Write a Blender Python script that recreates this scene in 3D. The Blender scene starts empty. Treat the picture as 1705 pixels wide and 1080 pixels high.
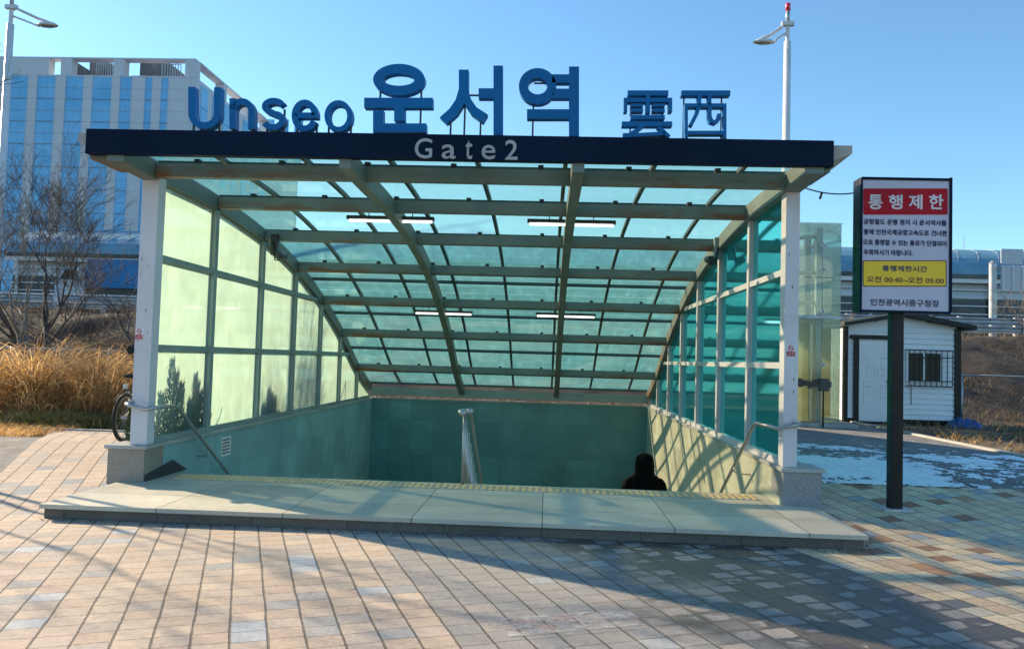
import bpy, math, random
from mathutils import Vector, Matrix, noise
random.seed(7)
SC = bpy.context.scene
COL = SC.collection
R = math.radians

# ---------------------------------------------------------------- camera
FPX, CXP, CYP, HC = 1310.0, 852.5, 540.0, 1.62
def _n(v):
    v = Vector(v); v.normalize(); return v
_Y = _n((910-CXP, -(600-CYP), FPX))
_X = -_n((-29800-CXP, 290+CYP, FPX))
_X = _n(_X - _Y*_X.dot(_Y))
_Z = _X.cross(_Y)
if _Z[1] < 0: _Z = -_Z
EYE = Vector((0, 0, HC))
def ray(px, py):
    d = Vector((px-CXP, -(py-CYP), FPX))
    return Vector((_X.dot(d), _Y.dot(d), _Z.dot(d)))
def at(px, py, Y):
    r = ray(px, py); return r*(Y/r[1]) + EYE
def atz(px, py, z):
    r = ray(px, py); return r*((z-HC)/r[2]) + EYE
cam_d = bpy.data.cameras.new("camera"); cam = bpy.data.objects.new("camera", cam_d); COL.objects.link(cam)
right = Vector((_X[0], _Y[0], _Z[0])); up = Vector((_X[1], _Y[1], _Z[1])); fwd = Vector((_X[2], _Y[2], _Z[2]))
m = Matrix((right, up, -fwd)).transposed().to_4x4(); m.translation = EYE
cam.matrix_world = m
cam_d.sensor_fit = 'HORIZONTAL'; cam_d.sensor_width = 36; cam_d.lens = 36*FPX/1705
cam_d.clip_start = .05; cam_d.clip_end = 3000
SC.camera = cam

# ---------------------------------------------------------------- world, sun
SUN_EL, SUN_AZ = 24.5, -60.0          # azimuth from +Y, clockwise positive
w = bpy.data.worlds.new("World"); SC.world = w; w.use_nodes = True
nt = w.node_tree; bgn = nt.nodes["Background"]
sky = nt.nodes.new("ShaderNodeTexSky"); sky.sky_type = 'NISHITA'; sky.sun_disc = False
sky.sun_elevation = R(SUN_EL); sky.sun_rotation = R(SUN_AZ)
sky.air_density = 1.0; sky.dust_density = .15; sky.ozone_density = 5.0
tint = nt.nodes.new("ShaderNodeMix"); tint.data_type = 'RGBA'; tint.blend_type = 'MULTIPLY'; tint.inputs[0].default_value = 1
tint.inputs[7].default_value = (.86, .96, .88, 1)          # the clear cold blue of the winter air
nt.links.new(sky.outputs[0], tint.inputs[6]); nt.links.new(tint.outputs[2], bgn.inputs[0]); bgn.inputs[1].default_value = 0.136
sd = bpy.data.lights.new("sun", 'SUN'); sd.energy = 5.0; sd.angle = R(.6); sd.color = (1, .80, .54)
so = bpy.data.objects.new("sun", sd); COL.objects.link(so)
tosun = Vector((math.sin(R(SUN_AZ))*math.cos(R(SUN_EL)), math.cos(R(SUN_AZ))*math.cos(R(SUN_EL)), math.sin(R(SUN_EL))))
so.rotation_euler = tosun.to_track_quat('Z', 'Y').to_euler(); so.location = (-20, 10, 20)
SC.view_settings.view_transform = 'Standard'; SC.view_settings.look = 'None'
SC.view_settings.exposure = 1.0; SC.view_settings.gamma = 1
SC.render.engine = 'CYCLES'
SC.cycles.max_bounces = 10; SC.cycles.transparent_max_bounces = 16; SC.cycles.transmission_bounces = 8
SC.cycles.caustics_reflective = False; SC.cycles.caustics_refractive = False
SC.cycles.use_denoising = True

# ---------------------------------------------------------------- material helpers
class NB:
    def __init__(s, name):
        s.m = bpy.data.materials.new(name); s.m.use_nodes = True
        s.t = s.m.node_tree; s.b = s.t.nodes["Principled BSDF"]; s.o = s.t.nodes["Material Output"]
    def n(s, typ, **k):
        x = s.t.nodes.new("ShaderNode"+typ)
        for a, v in k.items(): setattr(x, a, v)
        return x
    def l(s, a, b): s.t.links.new(a, b)
    def val(s, x, inp):
        if hasattr(x, 'is_linked') or isinstance(x, bpy.types.NodeSocket): s.l(x, inp)
        else: inp.default_value = x
    def math(s, op, a, b=0.0, c=None, clamp=False):
        x = s.n("Math", operation=op); x.use_clamp = clamp
        s.val(a, x.inputs[0]); s.val(b, x.inputs[1])
        if c is not None: s.val(c, x.inputs[2])
        return x.outputs[0]
    def mix(s, f, a, b, blend='MIX'):
        x = s.n("Mix", data_type='RGBA', blend_type=blend)
        s.val(f, x.inputs[0])
        for v, i in ((a, 6), (b, 7)):
            if isinstance(v, bpy.types.NodeSocket): s.l(v, x.inputs[i])
            else: x.inputs[i].default_value = (*v[:3], 1)
        return x.outputs[2]
    def obj(s):
        return s.n("TexCoord").outputs['Object']
    def noise(s, vec, scale, detail=4, rough=.55, out=0, dist=0):
        x = s.n("TexNoise"); x.inputs['Scale'].default_value = scale; x.inputs['Detail'].default_value = detail
        x.inputs['Roughness'].default_value = rough; x.inputs['Distortion'].default_value = dist
        s.l(vec, x.inputs['Vector']); return x.outputs[out]
    def ramp(s, f, stops, interp='LINEAR'):
        x = s.n("ValToRGB"); x.color_ramp.interpolation = interp
        e = x.color_ramp.elements
        while len(e) < len(stops): e.new(.5)
        for i, (p, c) in enumerate(stops):
            e[i].position = p; e[i].color = (*c[:3], 1) if not isinstance(c, (int, float)) else (c, c, c, 1)
        s.l(f, x.inputs[0]); return x.outputs[0]
    def mr(s, v, a, b, c=0.0, d=1.0):
        x = s.n("MapRange"); s.val(v, x.inputs[0])
        for i, q in enumerate((a, b, c, d)): x.inputs[i+1].default_value = q
        return x.outputs[0]
    def bump(s, h, st=.3, dist=.01):
        x = s.n("Bump"); x.inputs['Strength'].default_value = st; x.inputs['Distance'].default_value = dist
        s.l(h, x.inputs['Height']); s.l(x.outputs[0], s.b.inputs['Normal'])
    def color(s, c): s.l(c, s.b.inputs['Base Color'])

M = {}
def plain(name, col, rough=.5, metal=0.0, var=.12, scale=3.0, dirt=None, bump=0.0, spec=.5, bscale=60):
    b = NB(name); v = b.obj()
    f = b.noise(v, scale, 6, .6)
    dk = [c*(1-var*2) for c in col]; lt = [min(1, c*(1+var)) for c in col]
    c = b.mix(b.mr(f, .3, .7), dk, lt)
    if dirt:
        g = b.mr(b.noise(v, scale*.45, 8, .7, dist=.6), .54, .68)
        c = b.mix(b.math('MULTIPLY', g, .6), c, dirt)
    b.color(c); b.b.inputs['Roughness'].default_value = rough; b.b.inputs['Metallic'].default_value = metal
    b.l(b.mr(b.noise(v, scale*4, 3), .3, .7, max(.02, rough-.1), min(1, rough+.12)), b.b.inputs['Roughness'])
    b.b.inputs['Specular IOR Level'].default_value = spec
    if bump: b.bump(b.noise(v, bscale, 4), bump, .005)
    M[name] = b.m; return b.m

plain('post_paint', (.62, .62, .66), .38, var=.05, scale=1.2, dirt=(.42, .38, .33), bump=.05)
plain('bar_dark', (.05, .085, .085), .45)
plain('frame_paint', (.25, .33, .31), .42, var=.1, scale=2, dirt=(.27, .27, .22))
plain('fascia_navy', (.002, .012, .036), .6, var=.2, scale=.8, spec=.12)
plain('letter_blue', (.001, .13, .36), .45, var=.08, scale=.7, spec=.25)
plain('letter_grey', (.36, .37, .38), .4)
plain('black_metal', (.005, .0055, .007), .4, var=.2, spec=.3)
plain('dark_metal', (.03, .032, .035), .4)
plain('steel', (.42, .43, .44), .38, .85, var=.08)
plain('lamp_paint', (.66, .66, .68), .4, .0, var=.06)
plain('white_paint', (.80, .81, .83), .45, var=.05, scale=1)
plain('galv', (.42, .45, .48), .45, .5, var=.15)
plain('rubber', (.014, .014, .015), .75)
plain('red', (.45, .004, .018), .5, spec=.2)
plain('pink_red', (.75, .05, .10), .4)
plain('yellow_panel', (.85, .56, .015), .45, var=.03)
plain('sign_white', (.50, .50, .62), .4, var=.03)
plain('sign_ink', (.02, .025, .09), .5)
plain('sign_text', (.70, .70, .74), .4)
plain('brown_ink', (.10, .03, .012), .5)
plain('paper', (.75, .76, .76), .6)
plain('canvas_blue', (.001, .17, .42), .5, var=.15, scale=.8, bump=.1, bscale=3)
plain('tarp_blue', (.012, .07, .24), .45, var=.25, scale=4)
plain('coat', (.004, .004, .005), .9, var=.3, scale=20, spec=.1)
plain('skin', (.45, .27, .19), .55)
plain('lift_cream', (.72, .64, .42), .5, var=.12, scale=2)
plain('roof_shingle', (.035, .033, .032), .8, bump=.2)
plain('roof_edge', (.40, .34, .25), .6)
plain('office_white', (.60, .62, .66), .5, var=.05, scale=.15)
plain('concrete', (.42, .41, .38), .85, var=.15, scale=2, dirt=(.25, .23, .2), bump=.2)
plain('hall_wall', (.50, .56, .62), .5, var=.12, scale=.3)
plain('hall_dark', (.03, .05, .06), .35, var=.3, scale=.3)
plain('asphalt', (.20, .195, .195), .85, var=.25, scale=5, bump=.5, bscale=90)
plain('dirt', (.13, .095, .062), .95, var=.4, scale=2, bump=.9, bscale=12)
plain('plant_grey', (.16, .15, .15), .7, var=.3, scale=.6)
plain('road_far', (.09, .09, .09), .9)
plain('bark', (.10, .08, .072), .85, var=.35, scale=12, bump=.6, bscale=40)
plain('bark_pale', (.24, .19, .15), .85, var=.35, scale=12, bump=.4, bscale=40)
plain('clip_black', (.01, .01, .01), .5)
plain('glove', (.02, .02, .02), .8)

def stuffmat(name, cols, rough=.8, trans=.25):
    b = NB(name); g = b.n("NewGeometry").outputs['Random Per Island']
    k = len(cols); c = b.ramp(g, [(i/(k-1) if k > 1 else 0, q) for i, q in enumerate(cols)])
    big = b.mr(b.noise(b.obj(), 1.3, 3), .35, .65, .65, 1.15)
    x = b.n("VectorMath", operation='SCALE'); b.l(c, x.inputs[0]); b.l(big, x.inputs['Scale'])
    b.color(x.outputs[0]); b.b.inputs['Roughness'].default_value = rough
    tr = b.n("BsdfTranslucent"); b.l(x.outputs[0], tr.inputs[0])
    mx = b.n("MixShader"); mx.inputs[0].default_value = trans
    b.l(b.b.outputs[0], mx.inputs[1]); b.l(tr.outputs[0], mx.inputs[2]); b.l(mx.outputs[0], b.o.inputs[0])
    M[name] = b.m
stuffmat('straw', [(.20, .10, .04), (.72, .44, .17), (.90, .66, .35), (.50, .28, .10), (.84, .55, .24), (.28, .16, .075)], trans=.58)
stuffmat('brush', [(.04, .028, .024), (.10, .07, .055), (.065, .047, .036), (.15, .11, .08)])
stuffmat('brush_light', [(.10, .08, .05), (.24, .18, .11), (.16, .12, .08), (.30, .23, .14)])
stuffmat('green_grass', [(.07, .09, .03), (.16, .17, .06), (.22, .20, .09)])
stuffmat('evergreen', [(.015, .04, .02), (.035, .075, .03), (.05, .10, .04)], trans=.1)
stuffmat('leaf_litter', [(.20, .10, .05), (.32, .20, .12), (.10, .05, .03), (.45, .40, .35)], trans=.1)

def granite(name, base, dark, light, tile=None, axes='xy', rough=.45, joint=(.06, .06, .06)):
    b = NB(name); v = b.obj()
    sp = b.noise(v, 120, 3, .9)
    c = b.ramp(sp, [(.36, dark), (.5, base), (.64, light)])
    big = b.mr(b.noise(v, 1.1, 6, .65), .3, .7, .78, 1.12)
    x = b.n("VectorMath", operation='SCALE'); b.l(c, x.inputs[0]); b.l(big, x.inputs['Scale']); c = x.outputs[0]
    if tile:
        s = b.n("SeparateXYZ"); b.l(v, s.inputs[0]); o = {'x': s.outputs[0], 'y': s.outputs[1], 'z': s.outputs[2]}
        U = b.math('DIVIDE', o[axes[0]], tile[0]); V = b.math('DIVIDE', o[axes[1]], tile[1])
        def edge(q, t):
            f = b.math('FRACT', q); d = b.math('MINIMUM', f, b.math('SUBTRACT', 1.0, f))
            return b.math('LESS_THAN', d, .0045/t)
        j = b.math('MAXIMUM', edge(U, tile[0]), edge(V, tile[1]))
        cb = b.n("CombineXYZ"); b.l(b.math('FLOOR', U), cb.inputs[0]); b.l(b.math('FLOOR', V), cb.inputs[1])
        wn = b.n("TexWhiteNoise"); b.l(cb.outputs[0], wn.inputs[0])
        x = b.n("VectorMath", operation='SCALE'); b.l(c, x.inputs[0]); b.l(b.mr(wn.outputs[0], 0, 1, .84, 1.1), x.inputs['Scale'])
        c = b.mix(j, x.outputs[0], joint)
    mpn = b.n("Mapping"); mpn.inputs['Scale'].default_value = (1, 1, .35); b.l(v, mpn.inputs[0])
    st1 = b.mr(b.noise(mpn.outputs[0], 2.6, 9, .72, dist=.5), .52, .70)
    c = b.mix(b.math('MULTIPLY', st1, .38), c, dark)
    b.color(c); b.l(b.mr(b.noise(v, 2.5, 4), .3, .7, rough-.12, rough+.15), b.b.inputs['Roughness'])
    b.bump(b.noise(v, 120, 3), .08, .003)
    M[name] = b.m
granite('granite_slab', (.54, .50, .40), (.36, .33, .27), (.66, .62, .52), (1.2, .72), 'xy', .6)
granite('granite_warm', (.30, .26, .21), (.16, .14, .12), (.46, .42, .36), None)
granite('granite_grey', (.26, .27, .28), (.09, .10, .11), (.44, .45, .47), None)
granite('granite_cap', (.40, .41, .39), (.28, .29, .28), (.5, .51, .49), None)
granite('granite_wall_shade', (.27, .50, .51), (.19, .38, .40), (.36, .58, .58), (.88, .72), 'yz', .4, (.16, .32, .33))  # left wall: teal light under the glass is put into the stone colour
granite('granite_wall_sun', (.54, .56, .44), (.42, .44, .35), (.64, .65, .54), (.88, .72), 'yz', .4, (.36, .38, .3))  # same stone for the right wall, with sunlight painted into its colour
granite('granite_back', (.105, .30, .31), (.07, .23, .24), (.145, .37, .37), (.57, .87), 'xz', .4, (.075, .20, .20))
granite('riser_stone', (.15, .13, .11), (.07, .06, .055), (.25, .22, .18), (.9, .3), 'xz', .8)
granite('skirt_dark', (.03, .035, .045), (.015, .02, .025), (.05, .055, .07), None)

# side glass: thin frosted tinted sheet; translucent + tinted transparent + gloss
def glass(name, trans_col, see_col, see, gloss_rough=.06, fk=1.3, gcol=(.9, 1, 1), dirt=0.0):
    b = NB(name); b.t.nodes.remove(b.b)
    v = b.obj()
    tl = b.n("BsdfTranslucent")
    st = b.mr(b.noise(v, .9, 5, .6, dist=.4), .35, .7, .86, 1.06)
    x = b.n("VectorMath", operation='SCALE'); x.inputs[0].default_value = trans_col; b.l(st, x.inputs['Scale'])
    b.l(x.outputs[0], tl.inputs[0])
    tp = b.n("BsdfTransparent"); tp.inputs[0].default_value = (*see_col, 1)
    gl = b.n("BsdfGlossy"); gl.inputs['Roughness'].default_value = gloss_rough; gl.inputs[0].default_value = (*gcol, 1)
    m1 = b.n("MixShader"); m1.inputs[0].default_value = see; b.l(tl.outputs[0], m1.inputs[1]); b.l(tp.outputs[0], m1.inputs[2])
    if dirt:
        mq = b.n("Mapping"); mq.inputs['Scale'].default_value = (3.2, 1.0, .6); b.l(v, mq.inputs[0])
        dn = b.mr(b.noise(mq.outputs[0], 2.2, 9, .72, dist=.25), .48, .72, 0, dirt)
        b.l(b.math('SUBTRACT', see, dn), m1.inputs[0])
    fr = b.n("Fresnel"); fr.inputs[0].default_value = 1.5
    m2 = b.n("MixShader"); b.l(b.math('MINIMUM', b.math('MULTIPLY', fr.outputs[0], fk), .8), m2.inputs[0])
    b.l(m1.outputs[0], m2.inputs[1]); b.l(gl.outputs[0], m2.inputs[2]); b.l(m2.outputs[0], b.o.inputs[0])
    M[name] = b.m
glass('side_glass_sunlit', (.42, .60, .47), (.62, .74, .54), .26, dirt=.2)  # left panes: pale tint carries the sunlit look of the side glass
glass('side_glass_shaded', (.05, .56, .53), (.03, .50, .50), .16, gcol=(.30, .95, .92), fk=.9, dirt=.12)  # same glass on the right, its shaded teal look put into the tint
glass('roof_glass', (.24, .72, .73), (.97, .94, .80), .68, .15, fk=.25, dirt=.2)
glass('clear_glass', (.75, .82, .78), (.92, .98, .96), .95, .03, fk=.7)
glass('lift_glass', (.75, .82, .76), (.90, .97, .93), .80, .05, fk=.8)
glass('glow_cream', (.84, .77, .56), (.9, .85, .6), .08, .1)
glass('hall_glass', (.30, .45, .55), (.5, .65, .75), .25, .15)

b = NB('office_glass'); v = b.obj()
b.color(b.mix(b.mr(b.noise(v, .35, 5), .35, .65), (.14, .46, .78), (.22, .56, .88)))
b.b.inputs['Roughness'].default_value = .15; M['office_glass'] = b.m
b = NB('window_dark'); b.b.inputs['Base Color'].default_value = (.008, .016, .014, 1); b.b.inputs['Roughness'].default_value = .3; b.b.inputs['Specular IOR Level'].default_value = .3; M['window_dark'] = b.m
b = NB('tube_light'); b.b.inputs['Base Color'].default_value = (.9, .9, .9, 1)
b.b.inputs['Emission Color'].default_value = (1, .98, .95, 1); b.b.inputs['Emission Strength'].default_value = 1.0; M['tube_light'] = b.m
plain('bank_soil', (.06, .047, .038), .95, var=.4, scale=2, bump=.9, bscale=12)
b = NB('snow'); v = b.obj(); b.color(b.mix(b.mr(b.noise(v, 9, 5), .3, .7), (.62, .70, .80), (.86, .90, .95)))
b.b.inputs['Roughness'].default_value = .6; b.bump(b.noise(v, 40, 5), .6, .01); M['snow'] = b.m
b = NB('tactile_yellow'); v = b.obj(); b.color(b.mix(b.mr(b.noise(v, 14, 5), .38, .6), (.86, .56, .20), (.70, .48, .26)))
b.b.inputs['Roughness'].default_value = .7; M['tactile_yellow'] = b.m

plain('tactile_base', (.46, .42, .33), .75, var=.2, scale=6)
# rusty painted beam
b = NB('beam_paint'); v = b.obj(); gen = b.n("TexCoord").outputs['Generated']
s = b.n("SeparateXYZ"); b.l(v, s.inputs[0]); g = b.n("SeparateXYZ"); b.l(gen, g.inputs[0])
base = b.mix(b.mr(b.noise(v, 1.5, 5), .3, .7), (.12, .165, .15), (.19, .23, .20))
mp = b.n("Mapping"); mp.inputs['Scale'].default_value = (1, 1, 5); b.l(v, mp.inputs[0])
r1 = b.mr(b.noise(mp.outputs[0], 1.7, 8, .72), .47, .56)
low = b.mr(g.outputs[2], .85, .25)
ends = b.mr(b.math('ABSOLUTE', b.math('SUBTRACT', g.outputs[0], .5)), .12, .45)
rm = b.math('MULTIPLY', b.math('MULTIPLY', r1, low), b.math('ADD', ends, .12), clamp=True)
b.color(b.mix(rm, base, b.mix(b.noise(v, 20, 3), (.10, .035, .012), (.30, .13, .045))))
b.b.inputs['Roughness'].default_value = .5; M['beam_paint'] = b.m

# paving blocks, laid in straight columns turned 21 degrees
b = NB('paving'); v = b.obj(); s = b.n("SeparateXYZ"); b.l(v, s.inputs[0])
X, Y = s.outputs[0], s.outputs[1]
wob = b.math('MULTIPLY', b.math('SUBTRACT', b.noise(v, 1.6, 3), .5), .10)
wob2 = b.math('MULTIPLY', b.math('SUBTRACT', b.noise(v, 2.3, 3, out=0, dist=1.), .5), .14)
U = b.math('ADD', b.math('ADD', b.math('MULTIPLY', X, .931/.205), b.math('MULTIPLY', Y, .365/.205)), wob)
V = b.math('ADD', b.math('ADD', b.math('MULTIPLY', X, -.365/.175), b.math('MULTIPLY', Y, .931/.175)), wob2)
cu = b.math('FLOOR', U)
wc = b.n("TexWhiteNoise", noise_dimensions='1D'); b.l(cu, wc.inputs['W'])
V = b.math('ADD', V, b.math('MULTIPLY', wc.outputs[0], .22)); cv = b.math('FLOOR', V)
cb = b.n("CombineXYZ"); b.l(cu, cb.inputs[0]); b.l(cv, cb.inputs[1])
wn = b.n("TexWhiteNoise"); b.l(cb.outputs[0], wn.inputs[0]); rnd = wn.outputs[0]
cb2 = b.n("CombineXYZ"); b.l(cu, cb2.inputs[0]); b.l(cv, cb2.inputs[1]); cb2.inputs[2].default_value = 5
wn2 = b.n("TexWhiteNoise"); b.l(cb2.outputs[0], wn2.inputs[0]); rnd2 = wn2.outputs[0]
def ed(q):
    f = b.math('FRACT', q); return b.math('MINIMUM', f, b.math('SUBTRACT', 1.0, f))
eu, ev = ed(U), ed(V)
jn = b.math('MULTIPLY', b.mr(b.noise(v, 22, 5, .7), .35, .75), .045)
ju = b.mr(b.math('SUBTRACT', eu, jn), .008, .030, 1, 0); jv = b.mr(b.math('SUBTRACT', ev, jn), .0, .022, 1, 0)
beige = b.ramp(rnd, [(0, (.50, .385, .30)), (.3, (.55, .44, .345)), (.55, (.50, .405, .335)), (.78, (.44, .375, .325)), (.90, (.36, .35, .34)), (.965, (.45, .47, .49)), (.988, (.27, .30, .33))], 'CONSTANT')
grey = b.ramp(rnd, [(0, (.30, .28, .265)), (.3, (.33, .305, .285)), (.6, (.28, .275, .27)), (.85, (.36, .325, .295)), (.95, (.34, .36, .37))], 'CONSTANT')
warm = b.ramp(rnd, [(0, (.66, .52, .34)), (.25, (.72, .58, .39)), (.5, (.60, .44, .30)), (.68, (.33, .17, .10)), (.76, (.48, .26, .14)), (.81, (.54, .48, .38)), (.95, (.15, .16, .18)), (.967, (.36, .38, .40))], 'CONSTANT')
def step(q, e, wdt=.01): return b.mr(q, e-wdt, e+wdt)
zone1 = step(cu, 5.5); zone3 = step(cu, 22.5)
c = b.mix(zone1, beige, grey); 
# damp and the canopy's painted-in shadow darken the blocks between the columns 12 and 22: only the middle of some blocks has dried
wet_shade_n = b.noise(v, 1.1, 4, .6)
wet_shade_zone = b.math('MULTIPLY', b.mr(b.math('ADD', U, b.math('MULTIPLY', b.math('SUBTRACT', wet_shade_n, .5), 13)), 12.5, 15.5), b.math('SUBTRACT', 1.0, zone3))
wet_shade_zone = b.math('MULTIPLY', wet_shade_zone, b.mr(Y, 7.9, 7.3))
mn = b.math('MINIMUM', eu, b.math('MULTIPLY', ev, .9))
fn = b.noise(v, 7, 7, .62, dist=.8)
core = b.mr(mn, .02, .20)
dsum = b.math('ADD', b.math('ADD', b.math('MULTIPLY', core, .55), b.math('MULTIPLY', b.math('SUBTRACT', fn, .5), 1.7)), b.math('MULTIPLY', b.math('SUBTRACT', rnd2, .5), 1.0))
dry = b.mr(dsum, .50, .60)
wet = b.math('MULTIPLY', wet_shade_zone, b.math('SUBTRACT', 1.0, b.math('MULTIPLY', dry, .9)))
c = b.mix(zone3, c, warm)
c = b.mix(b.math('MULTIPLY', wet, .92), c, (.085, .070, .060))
c = b.mix(b.math('MULTIPLY', b.mr(b.noise(v, .5, 6, .7), .5, .72), .35), c, (.16, .14, .12))
grime = b.mr(b.noise(v, 5.5, 9, .75, dist=.4), .52, .70)
c = b.mix(b.math('MULTIPLY', grime, .30), c, (.17, .145, .125))
spk = b.mr(b.noise(v, 160, 2, .6), .60, .68)
c = b.mix(b.math('MULTIPLY', spk, .35), c, (.12, .10, .09))
mot = b.mr(b.noise(v, 24, 8, .75), .3, .7, .76, 1.16)
x = b.n("VectorMath", operation='SCALE'); b.l(c, x.inputs[0]); b.l(mot, x.inputs['Scale']); c = x.outputs[0]
c = b.mix(b.math('MULTIPLY', jv, .5), c, (.10, .08, .066)); c = b.mix(b.math('MULTIPLY', ju, .75), c, (.06, .05, .042))
b.color(c)
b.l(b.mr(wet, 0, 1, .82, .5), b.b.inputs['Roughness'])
tilt = b.math('MULTIPLY', b.math('MULTIPLY', b.math('SUBTRACT', b.math('FRACT', V), .5), b.math('SUBTRACT', rnd2, .5)), .6)
h = b.math('ADD', b.math('SUBTRACT', b.math('MULTIPLY', b.noise(v, 45, 6, .7), .5), b.math('MAXIMUM', ju, b.math('MULTIPLY', jv, .6))), tilt)
b.bump(h, .8, .008); M['paving'] = b.m

# ---------------------------------------------------------------- mesh builder
class MB:
    def __init__(s): s.v = []; s.f = []; s.smooth = False
    def add(s, vs, fs):
        k = len(s.v); s.v += [tuple(p) for p in vs]; s.f += [tuple(i+k for i in q) for q in fs]; return s
    def box(s, x0, x1, y0, y1, z0, z1):
        vs = [(x, y, z) for z in (z0, z1) for y in (y0, y1) for x in (x0, x1)]
        return s.add(vs, [(0, 2, 3, 1), (4, 5, 7, 6), (0, 1, 5, 4), (2, 6, 7, 3), (0, 4, 6, 2), (1, 3, 7, 5)])
    def beam(s, p, q, wd, ht, upv=(0, 0, 1)):
        p, q = Vector(p), Vector(q); d = (q-p).normalized(); sd_ = d.cross(Vector(upv))
        if sd_.length < 1e-4: sd_ = d.cross(Vector((0, 1, 0)))
        sd_.normalize(); u = sd_.cross(d); a = sd_*wd/2; c = u*ht/2
        vs = [e+i+j for e in (p, q) for i, j in ((-a, -c), (a, -c), (a, c), (-a, c))]
        return s.add(vs, [(0, 1, 2, 3), (7, 6, 5, 4), (0, 4, 5, 1), (1, 5, 6, 2), (2, 6, 7, 3), (3, 7, 4, 0)])
    def tube(s, pts, r, n=8, cap=True):
        pts = [Vector(p) for p in pts]; rs = r if isinstance(r, (list, tuple)) else [r]*len(pts)
        prev = None; rings = []
        for i, p in enumerate(pts):
            t = (pts[min(i+1, len(pts)-1)]-pts[max(i-1, 0)]).normalized()
            a = prev - t*prev.dot(t) if prev is not None else t.orthogonal()
            if a.length < 1e-5: a = t.orthogonal()
            a.normalize(); prev = a; c = t.cross(a)
            rings.append([p+(a*math.cos(2*math.pi*k/n)+c*math.sin(2*math.pi*k/n))*rs[i] for k in range(n)])
        vs = [q for g_ in rings for q in g_]; fs = []
        for i in range(len(pts)-1):
            for k in range(n): fs.append((i*n+k, i*n+(k+1) % n, (i+1)*n+(k+1) % n, (i+1)*n+k))
        if cap: fs += [tuple(range(n))[::-1], tuple((len(pts)-1)*n+k for k in range(n))]
        return s.add(vs, fs)
    def prism(s, poly, axis, a, b_):          # poly 2D in the plane across axis
        def P(u, v_, t): return {'y': (u, t, v_), 'x': (t, u, v_), 'z': (u, v_, t)}[axis]
        n = len(poly); vs = [P(u, q, a) for u, q in poly]+[P(u, q, b_) for u, q in poly]
        fs = [tuple(range(n)), tuple(range(2*n-1, n-1, -1))]+[(i, i+n, (i+1) % n+n, (i+1) % n) for i in range(n)]
        return s.add(vs, fs)
    def ext(s, front, off):                    # closed polygon of 3D points extruded by a vector
        n = len(front); o = Vector(off); vs = [Vector(p) for p in front]; vs += [p+o for p in vs]
        return s.add(vs, [tuple(range(n))[::-1], tuple(range(n, 2*n))]+[(i, (i+1) % n, (i+1) % n+n, i+n) for i in range(n)])
    def ball(s, c, r, n=12, mrg=8, sc=(1, 1, 1)):
        c = Vector(c); vs = []; fs = []
        for i in range(mrg+1):
            t = math.pi*i/mrg
            for k in range(n):
                a = 2*math.pi*k/n
                vs.append(c+Vector((math.sin(t)*math.cos(a)*r*sc[0], math.sin(t)*math.sin(a)*r*sc[1], math.cos(t)*r*sc[2])))
        for i in range(mrg):
            for k in range(n): fs.append((i*n+k, (i+1)*n+k, (i+1)*n+(k+1) % n, i*n+(k+1) % n))
        return s.add(vs, fs)
    def build(s, name, mat, parent=None, bevel=0, smooth=False, label=None):
        me = bpy.data.meshes.new(name); me.from_pydata(s.v, [], s.f); me.validate(); me.update()
        if smooth: me.shade_smooth()
        else: me.shade_flat()
        o = bpy.data.objects.new(name, me); COL.objects.link(o)
        me.materials.append(M[mat] if isinstance(mat, str) else mat)
        if parent is not None:
            o.parent = parent
            o.matrix_parent_inverse = world_of(parent).inverted()
        if bevel:
            bm_ = o.modifiers.new('bevel', 'BEVEL'); bm_.width = bevel; bm_.segments = 2; bm_.limit_method = 'ANGLE'
        if label: o['label'] = label
        return o
def world_of(o):
    m_ = o.matrix_basis.copy()
    return world_of(o.parent) @ o.matrix_parent_inverse @ m_ if o.parent else m_
def tag(o, label, cat, group=None, kind=None):
    o['label'] = label; o['category'] = cat
    if group: o['group'] = group
    if kind: o['kind'] = kind
    return o
def struct(o): o['kind'] = 'structure'; return o
def thing(name, loc, label, cat, group=None):
    o = bpy.data.objects.new(name, None); COL.objects.link(o); o.location = loc; o.empty_display_size = .2
    return tag(o, label, cat, group)
def copy_tree(o, loc=None, parent=None):
    c_ = o.copy(); COL.objects.link(c_)
    if parent: c_.parent = parent
    for ch in [q for q in bpy.data.objects if q.parent == o]: copy_tree(ch, None, c_)
    if loc is not None: c_.location = loc
    return c_

# ================================================================ GROUND
def gz(x, y):
    t = min(max((y-7.6)/3.1, 0), 1)
    return .32*(t*t*(3-2*t)*.35+t*.65)
XL, XR, YF, YB = -4.46, 2.58, 8.69, 20.1          # inner faces of the stair walls, front of posts, back wall
def sheet(name, x0, x1, y0, y1, mat, dz=0, nx=1, step_=.4, fn=None):
    mb = MB(); ny = max(1, int((y1-y0)/step_))
    for j in range(ny+1):
        for i in range(nx+1):
            x = x0+(x1-x0)*i/nx; y = y0+(y1-y0)*j/ny
            z = gz(x, y)+dz+(fn(x, y) if fn else 0); mb.v.append((x, y, z))
    for j in range(ny):
        for i in range(nx):
            a = j*(nx+1)+i; mb.f.append((a, a+1, a+nx+2, a+nx+1))
    return mb.build(name, mat)
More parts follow.
